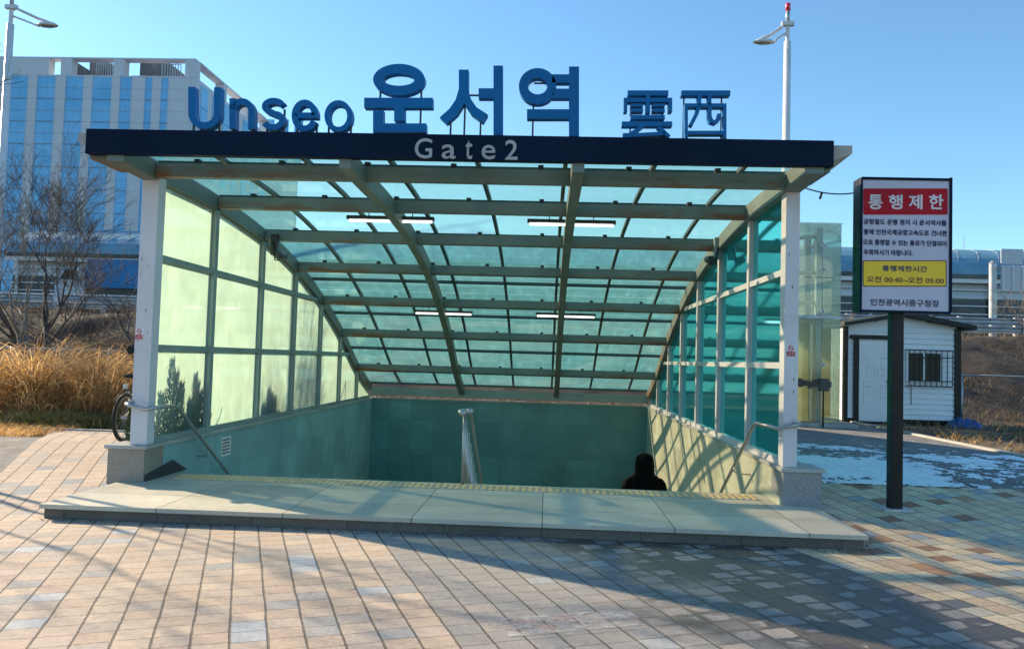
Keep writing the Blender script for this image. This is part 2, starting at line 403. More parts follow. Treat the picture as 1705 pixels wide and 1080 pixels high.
# one base ground sheet with the stair opening left free
g = MB()
def strip(mb, x0, x1, ys, dz=0):
    k = len(mb.v)
    for y in ys: mb.v += [(x0, y, gz(0, y)+dz), (x1, y, gz(0, y)+dz)]
    for i in range(len(ys)-1): a = k+2*i; mb.f.append((a, a+1, a+3, a+2))
ys_f = [-600, -5, 3, 7.6, 8.0, 8.4, 8.7]
ys_m = [8.7+i*.25 for i in range(9)]+[12, 16, 20.35]
strip(g, -900, 900, ys_f, -.02); strip(g, -900, -4.8, ys_m, -.02); strip(g, 2.92, 900, ys_m, -.02); strip(g, -900, 900, [20.35, 24, 60, 2500], -.02)
struct(g.build('ground', 'dirt'))
p = MB(); strip(p, -11.5, 14, [-6, 0, 3, 7.6, 8.0, 8.4, 8.7]);  strip(p, 2.92, 14, [8.7, 8.95, 9.2, 9.45, 9.8])
def lx(y): return -11.5 if y < 8.75 else (-6.3-(y-8.95)*.42 if y < 12 else -7.7)
yl = [8.7, 8.95]+[9.2+i*.25 for i in range(8)]+[11.2, 12.0]
k = len(p.v)
for y in yl: p.v += [(min(lx(y), -5), y, gz(0, y)), (-4.8, y, gz(0, y))]
for i in range(len(yl)-1): a = k+2*i; p.f.append((a, a+1, a+3, a+2))
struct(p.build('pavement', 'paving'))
p = MB(); strip(p, 2.92, 7.5, [9.8, 10, 10.3, 10.6, 10.9, 14, 18, 21], .0); struct(p.build('path', 'asphalt'))
p = MB(); strip(p, -40, -6.0, [8.8+i*.25 for i in range(8)]+[11.0], -.006); struct(p.build('road', 'asphalt'))
p = MB(); p.box(-7.9, -4.95, 12.0, 12.10, .28, .345); p.box(7.5, 7.62, 9.9, 20, .28, .355)
struct(p.build('kerb', 'concrete', bevel=.01))

# snow on the shaded path
def snowf(x, y):
    a = noise.fractal(Vector((x*1.1, y*1.0, 3.1)), 1.0, 2.1, 6)
    b_ = noise.fractal(Vector((x*5, y*5, 9.1)), 1.0, 2.1, 4)
    d = 0
    # dense by the plinth corner, thinning outwards
    for (cx_, cy_, rx, ry, wt) in ((3.9, 10.8, 2.0, 1.4, .68), (3.4, 12.2, 1.3, 2.0, .42), (5.6, 10.4, 1.8, .7, .34), (6.6, 12.0, 1.3, 1.1, .46), (5.2, 11.4, 1.8, .9, .30), (7.0, 10.6, .7, .6, .30), (4.6, 13.4, 1.6, .8, .22)):
        d = max(d, wt*math.exp(-((x-cx_)/rx)**2-((y-cy_)/ry)**2))
    c2 = noise.fractal(Vector((x*16, y*16, 5.1)), 1.0, 2.1, 3)
    return a*.42+b_*.36+c2*.09+d-.30
sn = MB(); st = .032; idx = {}
def sv(i, j):
    if (i, j) not in idx:
        x = 2.95+i*st; y = 9.75+j*st; hgt = min(max(snowf(x, y), 0), .15)*.09
        idx[(i, j)] = len(sn.v); sn.v.append((x+random.uniform(-.4, .4)*st, y+random.uniform(-.4, .4)*st, gz(x, y)+.004+hgt))
    return idx[(i, j)]
for i in range(int(4.5/st)):
    for j in range(int(5.2/st)):
        if snowf(2.95+(i+.5)*st, 9.75+(j+.5)*st) > 0: sn.f.append((sv(i, j), sv(i+1, j), sv(i+1, j+1), sv(i, j+1)))
tag(sn.build('snow', 'snow', smooth=True), 'thin melting snow scattered over the shaded grey path', 'snow', kind='stuff')

# ================================================================ STATION ENTRANCE
E_ = thing('station_entrance', ((XL+XR)/2, 8.7, .1), 'steel and tinted glass canopy over wide stairs going down', 'station entrance')
# landing slab
mb = MB(); mb.prism([(-4.72, 7.25), (2.92, 7.25), (2.92, 8.66), (-4.72, 8.66)], 'z', .098, .14)
mb.box(XL, XR, 8.66, 9.36, .098, .14)
slab = mb.build('landing_slab', 'granite_slab', E_, bevel=.004)
mb = MB(); mb.box(-4.69, 2.89, 7.29, 8.66, -.05, .098); mb.box(XL, XR, 8.66, 9.30, -.4, .098); mb.build('slab_riser', 'riser_stone', slab)
# tactile strip: thin sheet with rows of round studs
mb = MB(); mb.box(-4.28, 2.42, 8.93, 9.23, .14, .146)
ts = mb.build('tactile_strip', 'tactile_base', E_)
mb = MB()
for i in range(88):
    for j in range(4):
        x = -4.24+i*.076; y = 8.965+j*.076; k = 8
        vs = [(x+math.cos(6.283*t/k)*.029, y+math.sin(6.283*t/k)*.029, .1462) for t in range(k)]+[(x+math.cos(6.283*t/k)*.02, y+math.sin(6.283*t/k)*.02, .154) for t in range(k)]
        mb.add(vs, [(t, (t+1) % k, (t+1) % k+k, t+k) for t in range(k)]+[tuple(range(k, 2*k))])
mb.build('studs', 'tactile_yellow', ts)
# steps: one mesh per flight
mb = MB(); y = 9.36; z = .14
for i in range(22):
    mb.box(XL, XR, y-.02, y+.32, z-.35, z-.16); y += .30; z -= .16
mb.box(XL, XR, y, 21.8, z-.3, z-.16); mb.build('stair_flight', 'granite_slab', E_)
# side walls
LEDGE = .54
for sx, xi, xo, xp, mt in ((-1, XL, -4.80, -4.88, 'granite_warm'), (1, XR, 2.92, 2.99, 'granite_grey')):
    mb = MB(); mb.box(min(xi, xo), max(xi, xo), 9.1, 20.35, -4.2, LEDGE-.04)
    wall = mb.build('side_wall', 'granite_wall_shade' if sx < 0 else 'granite_wall_sun', E_)
    mb = MB(); a, c_ = sorted((xi+sx*(-.03), xo+sx*.03)); mb.box(a, c_, 9.13, 20.35, LEDGE-.04, LEDGE)
    mb.build('ledge', 'granite_cap', wall, bevel=.004)
    mb = MB(); a, c_ = sorted((xi, xp)); mb.box(a, c_, 8.66, 9.1, -.1, .50)
    pl = mb.build('plinth', mt, E_, bevel=.004)
    mb = MB(); a, c_ = sorted((xi-sx*.03, xp+sx*.03)); mb.box(a, c_, 8.63, 9.13, .50, .54); mb.build('cap_stone', 'granite_cap', pl, bevel=.004)
    # skirting wedge by the landing
    mb = MB(); xs = xi-sx*.025
    mb.prism([(8.69, .141), (9.7, .141), (9.62, .17), (9.32, .30), (8.69, .21)], 'x', *sorted((xi, xs)))
    mb.build('skirting', 'skirt_dark' if sx < 0 else 'granite_wall_sun', wall)  # right wedge takes the granite with sunlight painted in
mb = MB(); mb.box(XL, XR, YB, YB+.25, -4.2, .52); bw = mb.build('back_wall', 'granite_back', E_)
mb = MB(); mb.box(XL, XR, YB-.03, YB+.25, .52, .56); mb.build('coping', 'granite_cap', bw)

gt = MB(); rg = random.Random(33)
for i in range(1500):
    if i < 1000: x = rg.uniform(-4.7, 2.95); y = 7.245-abs(rg.gauss(0, .06))
    elif i < 1250: x = rg.uniform(7.2, 9.6); y = rg.gauss(17.9, .4)
    else: x = rg.gauss(2.98, .08); y = rg.uniform(7.3, 8.6)
    z = gz(x, y)+.004; a = rg.random()*6.28; q = rg.uniform(.004, .016); c_ = Vector((x, y, z+q*.4)); d = Vector((math.cos(a), math.sin(a), rg.uniform(-.5, .5)))*q; e = Vector((-math.sin(a), math.cos(a), rg.uniform(-.3, .3)))*q*.6
    gt.add([c_-d, c_-e, c_+d, c_+e], [(0, 1, 2, 3)])
tag(gt.build('grit', 'leaf_litter'), 'crumbs of dead leaf and grit swept against the step edge', 'litter', kind='stuff')

# roof curve
CP = [(7.95, 3.67), (8.65, 3.64), (10.35, 3.61), (12.14, 3.45), (13.8, 3.16), (15.45, 2.69), (17.0, 2.1), (18.6, 1.33), (20.12, .78)]
def rz(y):
    n = len(CP)
    for i in range(n-1):
        if y <= CP[i+1][0] or i == n-2:
            (y0, z0), (y1, z1) = CP[i], CP[i+1]
            s0 = (CP[i+1][1]-CP[max(i-1, 0)][1])/(CP[i+1][0]-CP[max(i-1, 0)][0])
            j = min(i+2, n-1); s1 = (CP[j][1]-CP[i][1])/(CP[j][0]-CP[i][0])
            t = (y-y0)/(y1-y0); h_ = y1-y0
            if t <= 0: return z0+s0*(y-y0)
            return (2*t**3-3*t*t+1)*z0+(t**3-2*t*t+t)*h_*s0+(-2*t**3+3*t*t)*z1+(t**3-t*t)*h_*s1
def rn(y):
    s_ = (rz(y+.05)-rz(y-.05))/.1; v_ = Vector((0, -s_, 1)); v_.normalize(); return v_
def roof_beam(x, y0, y1, wd, ht, off, n=26):
    mb = MB(); rings = []
    for i in range(n+1):
        y = y0+(y1-y0)*i/n; nn = rn(y); c_ = Vector((x, y, rz(y)))+nn*off
        for a, b_ in ((-1, -1), (1, -1), (1, 1), (-1, 1)): mb.v.append(tuple(c_+Vector((a*wd/2, 0, 0))+nn*b_*ht/2))
    for i in range(n):
        for k in range(4): mb.f.append((i*4+k, i*4+(k+1) % 4, i*4+4+(k+1) % 4, i*4+4+k))
    mb.f += [(3, 2, 1, 0), tuple(n*4+k for k in range(4))]
    return mb
ROOF = bpy.data.objects.new('roof', None)
PY = [8.65, 10.35, 12.14, 13.8, 15.45, 17.0, 18.6]
roof_frame = roof_beam(XL-.10, 7.95, 20.12, .18, .20, 0)
edge_l = roof_frame.build('edge_rafter', 'beam_paint', E_)
edge_r = roof_beam(XR+.06, 7.95, 20.12, .18, .20, 0).build('edge_rafter', 'beam_paint', E_)
for x in (-2.13, .27): roof_beam(x, 7.95, 20.12, .125, .20, -.03).build('main_rafter', 'beam_paint', E_)
proto_br = None
for i, y in enumerate(PY):
    mb = MB(); nn = rn(y); c_ = Vector((0, y, rz(y)))
    sd_ = Vector((1, 0, 0)); fw_ = nn.cross(sd_)
    mb.beam((XL, y, rz(y)), (XR, y, rz(y)), .10, .155, nn)
    pu = mb.build('purlin', 'beam_paint', E_)
    for k, x in enumerate([-4.0+.97*j for j in range(7)]):
        mb = MB(); q = c_+nn*.115; mb.box(x-.03, x+.03, q.y-.04, q.y+.04, q.z-.037, q.z+.02); mb.build('bracket', 'clip_black', pu)
# bottom girder and litter
mb = MB(); mb.beam((XL, 20.02, .72), (XR, 20.02, .72), .08, .2); mb.build('bottom_girder', 'frame_paint', E_)
BX = [-3.73+.97*j for j in range(7)]
for x in BX: roof_beam(x, 7.97, 20.1, .05, .05, .145).build('glazing_bar', 'bar_dark', E_)
TY = [8.0]+[y+.22 for y in PY]+[14.75, 16.35, 17.9, 20.1]
TY.sort()
for y in TY:
    mb = MB(); nn = rn(y); q = Vector((0, y, rz(y)))+nn*.145
    mb.beam((XL-.1, q.y, q.z), (XR+.1, q.y, q.z), .055, .048, nn); mb.build('glazing_bar', 'bar_dark', E_)
# roof panes
GX = [XL-.14]+BX+[XR+.10]
GY = [7.96]+[y+.22 for y in PY]+[20.12]
for i in range(len(GX)-1):
    for j in range(len(GY)-1):
        mb = MB(); n = 5
        for k in range(n+1):
            y = GY[j]+(GY[j+1]-GY[j])*k/n; q = Vector((0, y, rz(y)))+rn(y)*.175
            mb.v += [(GX[i]+.01, q.y, q.z), (GX[i+1]-.01, q.y, q.z)]
        for k in range(n): a = 2*k; mb.f.append((a, a+1, a+3, a+2))
        mb.build('roof_pane', 'roof_glass', E_, smooth=True)
# gutters along both roof edges
for sx, x in ((-1, XL-.19), (1, XR+.15)):
    mb = MB(); n = 26; k = len(mb.v)
    for i in range(n+1):
        y = 8.0+(20.1-8.0)*i/n; nn = rn(y); c_ = Vector((x, y, rz(y)))+nn*.10
        gw = .36 if sx < 0 else .30
        for a, b_ in ((0, -.1), (sx*gw, .03), (sx*gw, .11), (0, .11)): mb.v.append(tuple(c_+Vector((a, 0, 0))+nn*b_))
    for i in range(n):
        for q in range(4): mb.f.append((i*4+q, i*4+(q+1) % 4, i*4+4+(q+1) % 4, i*4+4+q))
    mb.f += [(3, 2, 1, 0), tuple(n*4+q for q in range(4))]
    mb.build('gutter', 'concrete', E_)
# fascia with raised gate lettering
FY = 7.90
mb = MB(); mb.box(-4.86, 2.81, FY, FY+.10, 3.635, 3.895); fascia = mb.build('fascia', 'fascia_navy', E_, bevel=.004)
for a, c_ in ((-4.86, -4.62), (2.6, 2.81)): mb = MB(); mb.box(a, c_, FY+.1, 8.6, 3.60, 3.66); mb.build('soffit', 'beam_paint', fascia)
# front posts, mullions
posts = []
for x0, x1 in ((-4.655, -4.46), (2.58, 2.735)):
    mb = MB(); mb.box(x0, x1, 8.69, 8.87, LEDGE, 3.58); posts.append(mb.build('front_post', 'post_paint', E_, bevel=.012))
for p_, xs in ((posts[0], (-4.63, -4.50)), (posts[1], (2.61, 2.705))):
    mb = MB()
    for zz in (1.02, 1.28, 1.60, 2.45):
        for x in xs: mb.tube([(x, 8.6895, zz), (x, 8.684, zz)], .006, 6)
    mb.build('bolt_heads', 'steel', p_)
    mb = MB(); rs_ = random.Random(int(xs[0]*10)+60)
    for i in range(5):
        x = rs_.uniform(xs[0], xs[1]); zz = rs_.uniform(1.3, 3.2); q = rs_.uniform(.004, .012); mb.add([(x-q*.5, 8.6885, zz-q), (x+q*.4, 8.6885, zz-q*2.2), (x+q*.6, 8.6885, zz+q), (x-q*.2, 8.6885, zz+q*2)], [(0, 1, 2, 3)])
    mb.build('rust_chips', 'bark', p_)
def mullions(xa, xb, mt):
    for i, y in enumerate(PY[1:]):
        mb = MB(); mb.box(xa, xb, y-.05, y+.05, LEDGE, rz(y)-.08); mb.build('mullion', mt, E_, bevel=.004)
mullions(-4.60, -4.47, 'frame_paint'); mullions(2.59, 2.72, 'post_paint')
for xa, xb, mt in ((-4.58, -4.485, 'frame_paint'), (2.605, 2.70, 'post_paint')):
    ysl = PY+[20.05]
    for i in range(len(ysl)-1):
        y0 = ysl[i]+(.22 if i == 0 else .05); y1 = ysl[i+1]-.05
        for zc in (LEDGE+.035, 1.64, 2.68):
            ye = y1
            while ye > y0 and rz(ye)-.1 < zc: ye -= .05
            if ye-y0 > .15 and zc > .5:
                mb = MB(); mb.box(xa, xb, y0, ye, zc-.035, zc+.035); mb.build('rail', mt, E_)
# side panes
def cell(x, y0, y1, z0, z1, mat):
    n = 8; pts = []
    for k in range(n+1):
        y = y0+(y1-y0)*k/n; zt = min(z1, rz(y)-.09)
        pts.append((y, zt))
    if max(z_ for _, z_ in pts) <= z0+.03: return
    mb = MB()
    for k in range(n):
        (ya, za), (yb, zb) = pts[k], pts[k+1]
        if za <= z0+.01: break
        if zb < z0: yb = ya+(yb-ya)*(za-z0)/(za-zb); zb = z0
        i_ = len(mb.v); mb.v += [(x, ya, z0), (x, yb, z0), (x, yb, zb), (x, ya, za)]; mb.f.append((i_, i_+1, i_+2, i_+3))
    if mb.f: mb.build('side_pane', mat, E_)
for x, mt in ((-4.53, 'side_glass_sunlit'), (2.65, 'side_glass_shaded')):
    ysl = PY+[20.05]
    for i in range(len(ysl)-1):
        for z0, z1 in ((LEDGE+.03, 1.62), (1.66, 2.66), (2.70, 3.6)):
            cell(x, ysl[i]+.04, ysl[i+1]-.04, z0, z1, mt)
# leaf litter behind the back coping
lt = MB()
for i in range(2600):
    x = random.uniform(XL+.05, XR-.05); y = random.uniform(20.0, 20.3); z = .565+random.random()*.07*(.5+.5*noise.noise(Vector((x*2, 0, 0))))
    a = random.random()*6.28; r_ = random.uniform(.012, .03); d = Vector((math.cos(a), math.sin(a), random.uniform(-.6, .6)))*r_; e = Vector((-math.sin(a), math.cos(a), random.uniform(-.6, .6)))*r_*.5
    c_ = Vector((x, y, z)); lt.add([c_-d, c_-e, c_+d, c_+e], [(0, 1, 2, 3)])
tag(lt.build('leaf_litter', 'leaf_litter'), 'brown dead leaves piled along the foot of the glass roof', 'leaf litter', kind='stuff')

# ---------------------------------------------------------------- text helper
def text_mesh(body):
    c_ = bpy.data.curves.new('t', 'FONT'); c_.body = body; c_.resolution_u = 4
    o = bpy.data.objects.new('t', c_); COL.objects.link(o); bpy.context.view_layer.update()
    me = bpy.data.meshes.new_from_object(o.evaluated_get(bpy.context.evaluated_depsgraph_get()))
    vs = [v_.co.copy() for v_ in me.vertices]; fs = [tuple(p_.vertices) for p_ in me.polygons]
    bpy.data.objects.remove(o); bpy.data.meshes.remove(me); return vs, fs
def text_px(mb, body, x0, x1, y0, y1, Y, dep=.004, keep=False, bold=0):
    """fit the text into a rectangle of the sign plane at depth Y; corners are where the lettering stands"""
    vs, fs = text_mesh(body)
    mx0 = min(v_.x for v_ in vs); mx1 = max(v_.x for v_ in vs); my0 = min(v_.y for v_ in vs); my1 = max(v_.y for v_ in vs)
    xm = (x0+x1)/2; ym = (y0+y1)/2
    A = at(x0, ym, Y); B = at(x1, ym, Y); T = at(xm, y0, Y); D = at(xm, y1, Y)
    wx0, wx1, wz0, wz1 = A.x, B.x, D.z, T.z
    # bold: thickened by laying displaced copies of the glyph a hair apart
    offs = [(0, 0)] if not bold else [(-bold, 0), (bold, 0), (0, bold), (0, -bold)]
    for n_, (ox, oz) in enumerate(offs):
        k = len(mb.v); e = n_*.0004
        for v_ in vs:
            mb.v.append((wx0+(v_.x-mx0)/(mx1-mx0)*(wx1-wx0)+ox, Y-dep-e, wz0+(v_.y-my0)/(my1-my0)*(wz1-wz0)+oz))
        for v_ in vs:
            mb.v.append((wx0+(v_.x-mx0)/(mx1-mx0)*(wx1-wx0)+ox, Y, wz0+(v_.y-my0)/(my1-my0)*(wz1-wz0)+oz))
        n = len(vs); cnt = {}
        for f_ in fs:
            for a, b_ in zip(f_, f_[1:]+f_[:1]): cnt[(a, b_)] = 1
        for f_ in fs:
            mb.f.append(tuple(i+k for i in f_))
            for a, b_ in zip(f_, f_[1:]+f_[:1]):
                if (b_, a) not in cnt: mb.f.append((a+k, a+k+n, b_+k+n, b_+k))
    return mb
def C4(x, y): return 300+x/3.7065, 90+y/3.7065
def C5(x, y): return 700+x/3.1, 90+y/3.1
for ch, q in (('G', (*C4(1450, 523), *C4(1555, 645))), ('a', (*C5(112, 470), *C5(183, 541))), ('t', (*C5(233, 450), *C5(268, 543))), ('e', (*C5(317, 472), *C5(386, 544))), ('2', (*C5(438, 447), *C5(502, 546)))):
    text_px(MB(), ch, q[0], q[2], q[1], q[3], FY, .012, bold=.0025).build('letter', 'letter_grey', fascia)

# ---------------------------------------------------------------- roof letters
LY = 7.95; LD = .10
FTOP = 3.895
def W(conv, x, y): return at(*conv(x, y), LY)
def poly(mb, conv, pts): mb.ext([W(conv, *p_) for p_ in pts], (0, LD, 0)); return mb
def rect(mb, conv, x0, x1, y0, y1): return poly(mb, conv, [(x0, y0), (x1, y0), (x1, y1), (x0, y1)])
def ring(mb, conv, cx, cy, rx, ry, ix, iy, a0=0, a1=360, n=40, icx=None, icy=None):
    icx = cx if icx is None else icx; icy = cy if icy is None else icy
    full = abs(a1-a0) >= 360; k0 = len(mb.v); m_ = n if full else n+1
    for i in range(m_):
        t = R(a0+(a1-a0)*i/n); o = W(conv, cx+rx*math.cos(t), cy+ry*math.sin(t)); q = W(conv, icx+ix*math.cos(t), icy+iy*math.sin(t))
        for p_ in (o, q): mb.v += [tuple(p_), tuple(p_+Vector((0, LD, 0)))]
    for i in range(n):
        a = k0+4*i; b_ = k0+4*((i+1) % m_)
        mb.f += [(a, b_, b_+2, a+2), (a+1, a+3, b_+3, b_+1), (a, a+1, b_+1, b_), (a+2, b_+2, b_+3, a+3)]
    if not full: mb.f += [(k0, k0+2, k0+3, k0+1), (k0+4*n, k0+4*n+1, k0+4*n+3, k0+4*n+2)]
    return mb
def stroke(mb, conv, pts, wd):
    """a flat bent stroke of width wd (in the picture's own scale) along pts"""
    L_, R_ = [], []
    for i, p_ in enumerate(pts):
        a = pts[max(i-1, 0)]; b_ = pts[min(i+1, len(pts)-1)]
        dx, dy = b_[0]-a[0], b_[1]-a[1]; l_ = math.hypot(dx, dy); nx_, ny_ = -dy/l_*wd/2, dx/l_*wd/2
        L_.append((p_[0]+nx_, p_[1]+ny_)); R_.append((p_[0]-nx_, p_[1]-ny_))
    k = len(mb.v)
    for a, b_ in zip(L_, R_):
        for q in (a, b_):
            w_ = W(conv, *q); mb.v += [tuple(w_), tuple(w_+Vector((0, LD, 0)))]
    n = len(pts)
    for i in range(n-1):
        a = k+4*i; b_ = a+4
        mb.f += [(a, b_, b_+2, a+2), (a+1, a+3, b_+3, b_+1), (a, a+1, b_+1, b_), (a+2, b_+2, b_+3, a+3)]
    mb.f += [(k, k+2, k+3, k+1), (k+4*(n-1), k+4*(n-1)+1, k+4*(n-1)+3, k+4*(n-1)+2)]
    return mb
def supports(parent, conv, xs):
    for x, ytop in xs:
        p_ = W(conv, x, ytop); mb = MB(); mb.box(p_.x-.009, p_.x+.009, LY+.04, LY+.062, FTOP, p_.z+.02)
        mb.box(p_.x-.03, p_.x+.03, LY+.01, LY+.08, FTOP, FTOP+.008); mb.build('support_rod', 'dark_metal', parent)
LAT = thing('sign_lettering', (-2.96, LY, FTOP), 'blue raised Latin letters reading Unseo on the canopy edge', 'sign', 'lettering along the canopy')
def arc(cx, cy, rx, ry, a0, a1, n=18): return [(cx+rx*math.cos(R(a0+(a1-a0)*i/n)), cy+ry*math.sin(R(a0+(a1-a0)*i/n))) for i in range(n+1)]
mb = MB(); stroke(mb, C4, [(70, 203)]+[(70, 360)]+arc(149, 365, 79, 77, 180, 0)+[(230, 205)], 42); U_ = mb.build('letter', 'letter_blue', LAT)
supports(U_, C4, ((73, 400), (120, 430), (233, 400)))
mb = MB(); rect(mb, C4, 303, 341, 273, 462); stroke(mb, C4, arc(380, 352, 58, 60, 190, 360)+[(438, 463)], 38); N_ = mb.build('letter', 'letter_blue', LAT)
supports(N_, C4, ((325, 460), (445, 460)))
mb = MB(); stroke(mb, C4, arc(576, 322, 54, 33, -15, -180, 12)+arc(574, 324, 52, 34, 180, 115, 6)+[(585, 370)]+arc(572, 408, 57, 42, -55, 60, 8)+arc(574, 414, 56, 38, 60, 165, 10), 37); S_ = mb.build('letter', 'letter_blue', LAT)
supports(S_, C4, ((529, 420), (635, 345)))
mb = MB(); stroke(mb, C4, [(705, 378), (848, 378)], 34); stroke(mb, C4, [(830, 378)]+arc(768, 380, 62, 80, 0, -335, 30), 38); Ee = mb.build('letter', 'letter_blue', LAT)
supports(Ee, C4, ((714, 440), (836, 430)))
mb = MB(); ring(mb, C4, 976, 383, 86, 98, 54, 66); O_ = mb.build('letter', 'letter_blue', LAT)
supports(O_, C4, ((910, 430), (1048, 430)))
HAN = thing('sign_lettering', (-.8, LY, FTOP), 'large blue Korean letters reading 운서역, tallest on the canopy', 'sign', 'lettering along the canopy')
mb = MB(); ring(mb, C4, 1350, 158, 160, 97, 96, 38); rect(mb, C4, 1135, 1558, 270, 332); rect(mb, C4, 1320, 1385, 332, 412)
rect(mb, C4, 1190, 1253, 345, 428); rect(mb, C4, 1190, 1518, 428, 485); o = mb.build('letter', 'letter_blue', HAN)
supports(o, C4, ((1230, 230), (1484, 230)))
mb = MB(); rect(mb, C5, 377, 425, 60, 423); rect(mb, C5, 300, 377, 177, 228)
poly(mb, C5, [(198, 81), (248, 81), (248, 190), (262, 235), (290, 275), (347, 312), (322, 354), (262, 310), (226, 255), (190, 312), (135, 360), (99, 327), (150, 282), (182, 235), (198, 180)])
o = mb.build('letter', 'letter_blue', HAN); supports(o, C5, ((154, 345), (228, 262), (309, 345), (402, 420)))
mb = MB(); ring(mb, C5, 605, 166, 97, 93, 50, 42); rect(mb, C5, 767, 819, 65, 424); rect(mb, C5, 680, 767, 105, 148); rect(mb, C5, 680, 767, 179, 228); rect(mb, C5, 550, 767, 285, 334)
o = mb.build('letter', 'letter_blue', HAN); supports(o, C5, ((583, 250), (793, 420)))
mb = MB(); a = W(C5, 258, 206); b_ = W(C5, 300, 206); mb.box(a.x-.03, b_.x+.02, LY+.04, LY+.055, a.z-.008, a.z+.008)
a = W(C5, 586, 143); b_ = W(C5, 650, 143); mb.box(a.x, b_.x, LY+.04, LY+.055, a.z-.008, a.z+.008); mb.build('brace', 'dark_metal', HAN)
CH = thing('sign_lettering', (1.25, LY, FTOP), 'smaller blue Chinese characters 雲西 at the canopy right', 'sign', 'lettering along the canopy')
mb = MB()
for q in ((1070, 1280, 188, 214), (1050, 1300, 226, 248), (1050, 1068, 248, 297), (1282, 1300, 248, 297), (1164, 1186, 214, 226), (1164, 1186, 248, 306), (1086, 1150, 256, 271), (1088, 1150, 281, 298), (1197, 1262, 256, 271), (1197, 1262, 281, 298), (1085, 1262, 315, 336), (1040, 1300, 348, 372)):
    rect(mb, C5, *q)
poly(mb, C5, [(1130, 372), (1155, 372), (1110, 408), (1262, 400), (1262, 418), (1045, 431), (1045, 408), (1075, 408)])
poly(mb, C5, [(1222, 378), (1240, 372), (1292, 420), (1280, 437)])
o = mb.build('letter', 'letter_blue', CH); supports(o, C5, ((1092, 425), (1257, 430)))
mb = MB()
for x in (1092, 1257):
    p_ = W(C5, x, 205); mb.box(p_.x-.008, p_.x+.008, LY+.1, LY+.112, FTOP, p_.z)
mb.build('support_rod', 'dark_metal', o)
mb = MB()
for q in ((1347, 1600, 188, 214), (1365, 1580, 255, 274), (1365, 1381, 274, 436), (1563, 1580, 274, 436), (1381, 1563, 396, 415)): rect(mb, C5, *q)
stroke(mb, C5, [(1440, 214), (1440, 262), (1428, 305), (1397, 366)], 19)
stroke(mb, C5, [(1493, 214), (1494, 320), (1503, 344), (1522, 350), (1538, 338), (1545, 308)], 19)
o = mb.build('letter', 'letter_blue', CH); supports(o, C5, ((1369, 430), (1566, 430)))
mb = MB()
for x in (1369, 1566):
    p_ = W(C5, x, 205); mb.box(p_.x-.008, p_.x+.008, LY+.1, LY+.112, FTOP, p_.z)
mb.build('support_rod', 'dark_metal', o)

# ---------------------------------------------------------------- fluorescent lights
def tube_light(px0, px1, py0, py1, Y, label):
    a = at(px0, py0, Y); b_ = at(px1, py1, Y); cx = (a.x+b_.x)/2; L = b_.x-a.x; z = (a.z+b_.z)/2
    t = thing('fluorescent_light', (cx, Y, z), label, 'light', 'strip lights hung under the glass roof')
    mb = MB(); mb.box(cx-L/2, cx+L/2, Y-.05, Y+.05, z+.004, z+.05); mb.build('housing', 'dark_metal', t)
    mb = MB(); mb.tube([(cx-L/2+.03, Y, z-.016), (cx+L/2-.03, Y, z-.016)], .019, 10); mb.build('tube', 'tube_light', t, smooth=True)
    mb = MB()
    for s_ in (-.25, .25): mb.box(cx+s_*L-.006, cx+s_*L+.006, Y-.006, Y+.006, z+.05, rz(Y)+.12)
    mb.build('hanger', 'dark_metal', t)
tube_light(578, 723, 364, 369, 10.9, 'left front strip light hanging under the glass roof')
tube_light(878, 1025, 371, 374, 10.9, 'right front strip light hanging under the glass roof')
tube_light(690, 787, 520, 522, 15.9, 'left rear strip light deeper under the glass roof')
tube_light(892, 992, 524, 527, 15.9, 'right rear strip light deeper under the glass roof')

# ---------------------------------------------------------------- cameras on brackets
def cctv(px, py, Y, s_, label):
    p_ = at(px, py, Y); t = thing('security_camera', p_, label, 'security camera', 'cameras inside the entrance')
    mb = MB(); mb.box(p_.x-.05, p_.x+.05, p_.y-.05, p_.y+.05, p_.z+.0, p_.z+.33); mb.build('mounting_bracket', 'dark_metal' if s_ < 0 else 'frame_paint', t, bevel=.005)
    mb = MB(); c_ = p_+Vector((-s_*.12, -.02, -.02)); mb.tube([c_+Vector((0, -.14, 0)), c_+Vector((0, -.13, 0)), c_+Vector((0, .14, .03))], [.035, .055, .055], 12); mb.build('camera_body', 'dark_metal', t, smooth=False)
    mb = MB(); q = p_+Vector((s_*.01, -.05, .0)); mb.tube([q+Vector((0, -.02, .2)), q+Vector((-s_*.04, -.06, .05)), q+Vector((-s_*.06, -.06, -.09)), q+Vector((-s_*.13, -.03, -.08))], .012, 6); mb.build('cable', 'black_metal', t, smooth=True)
cctv(457, 425, 12.0, -1, 'dark camera under the third roof beam by the left wall')
cctv(1194, 432, 12.0, 1, 'camera on a tall grey bracket by the right wall')

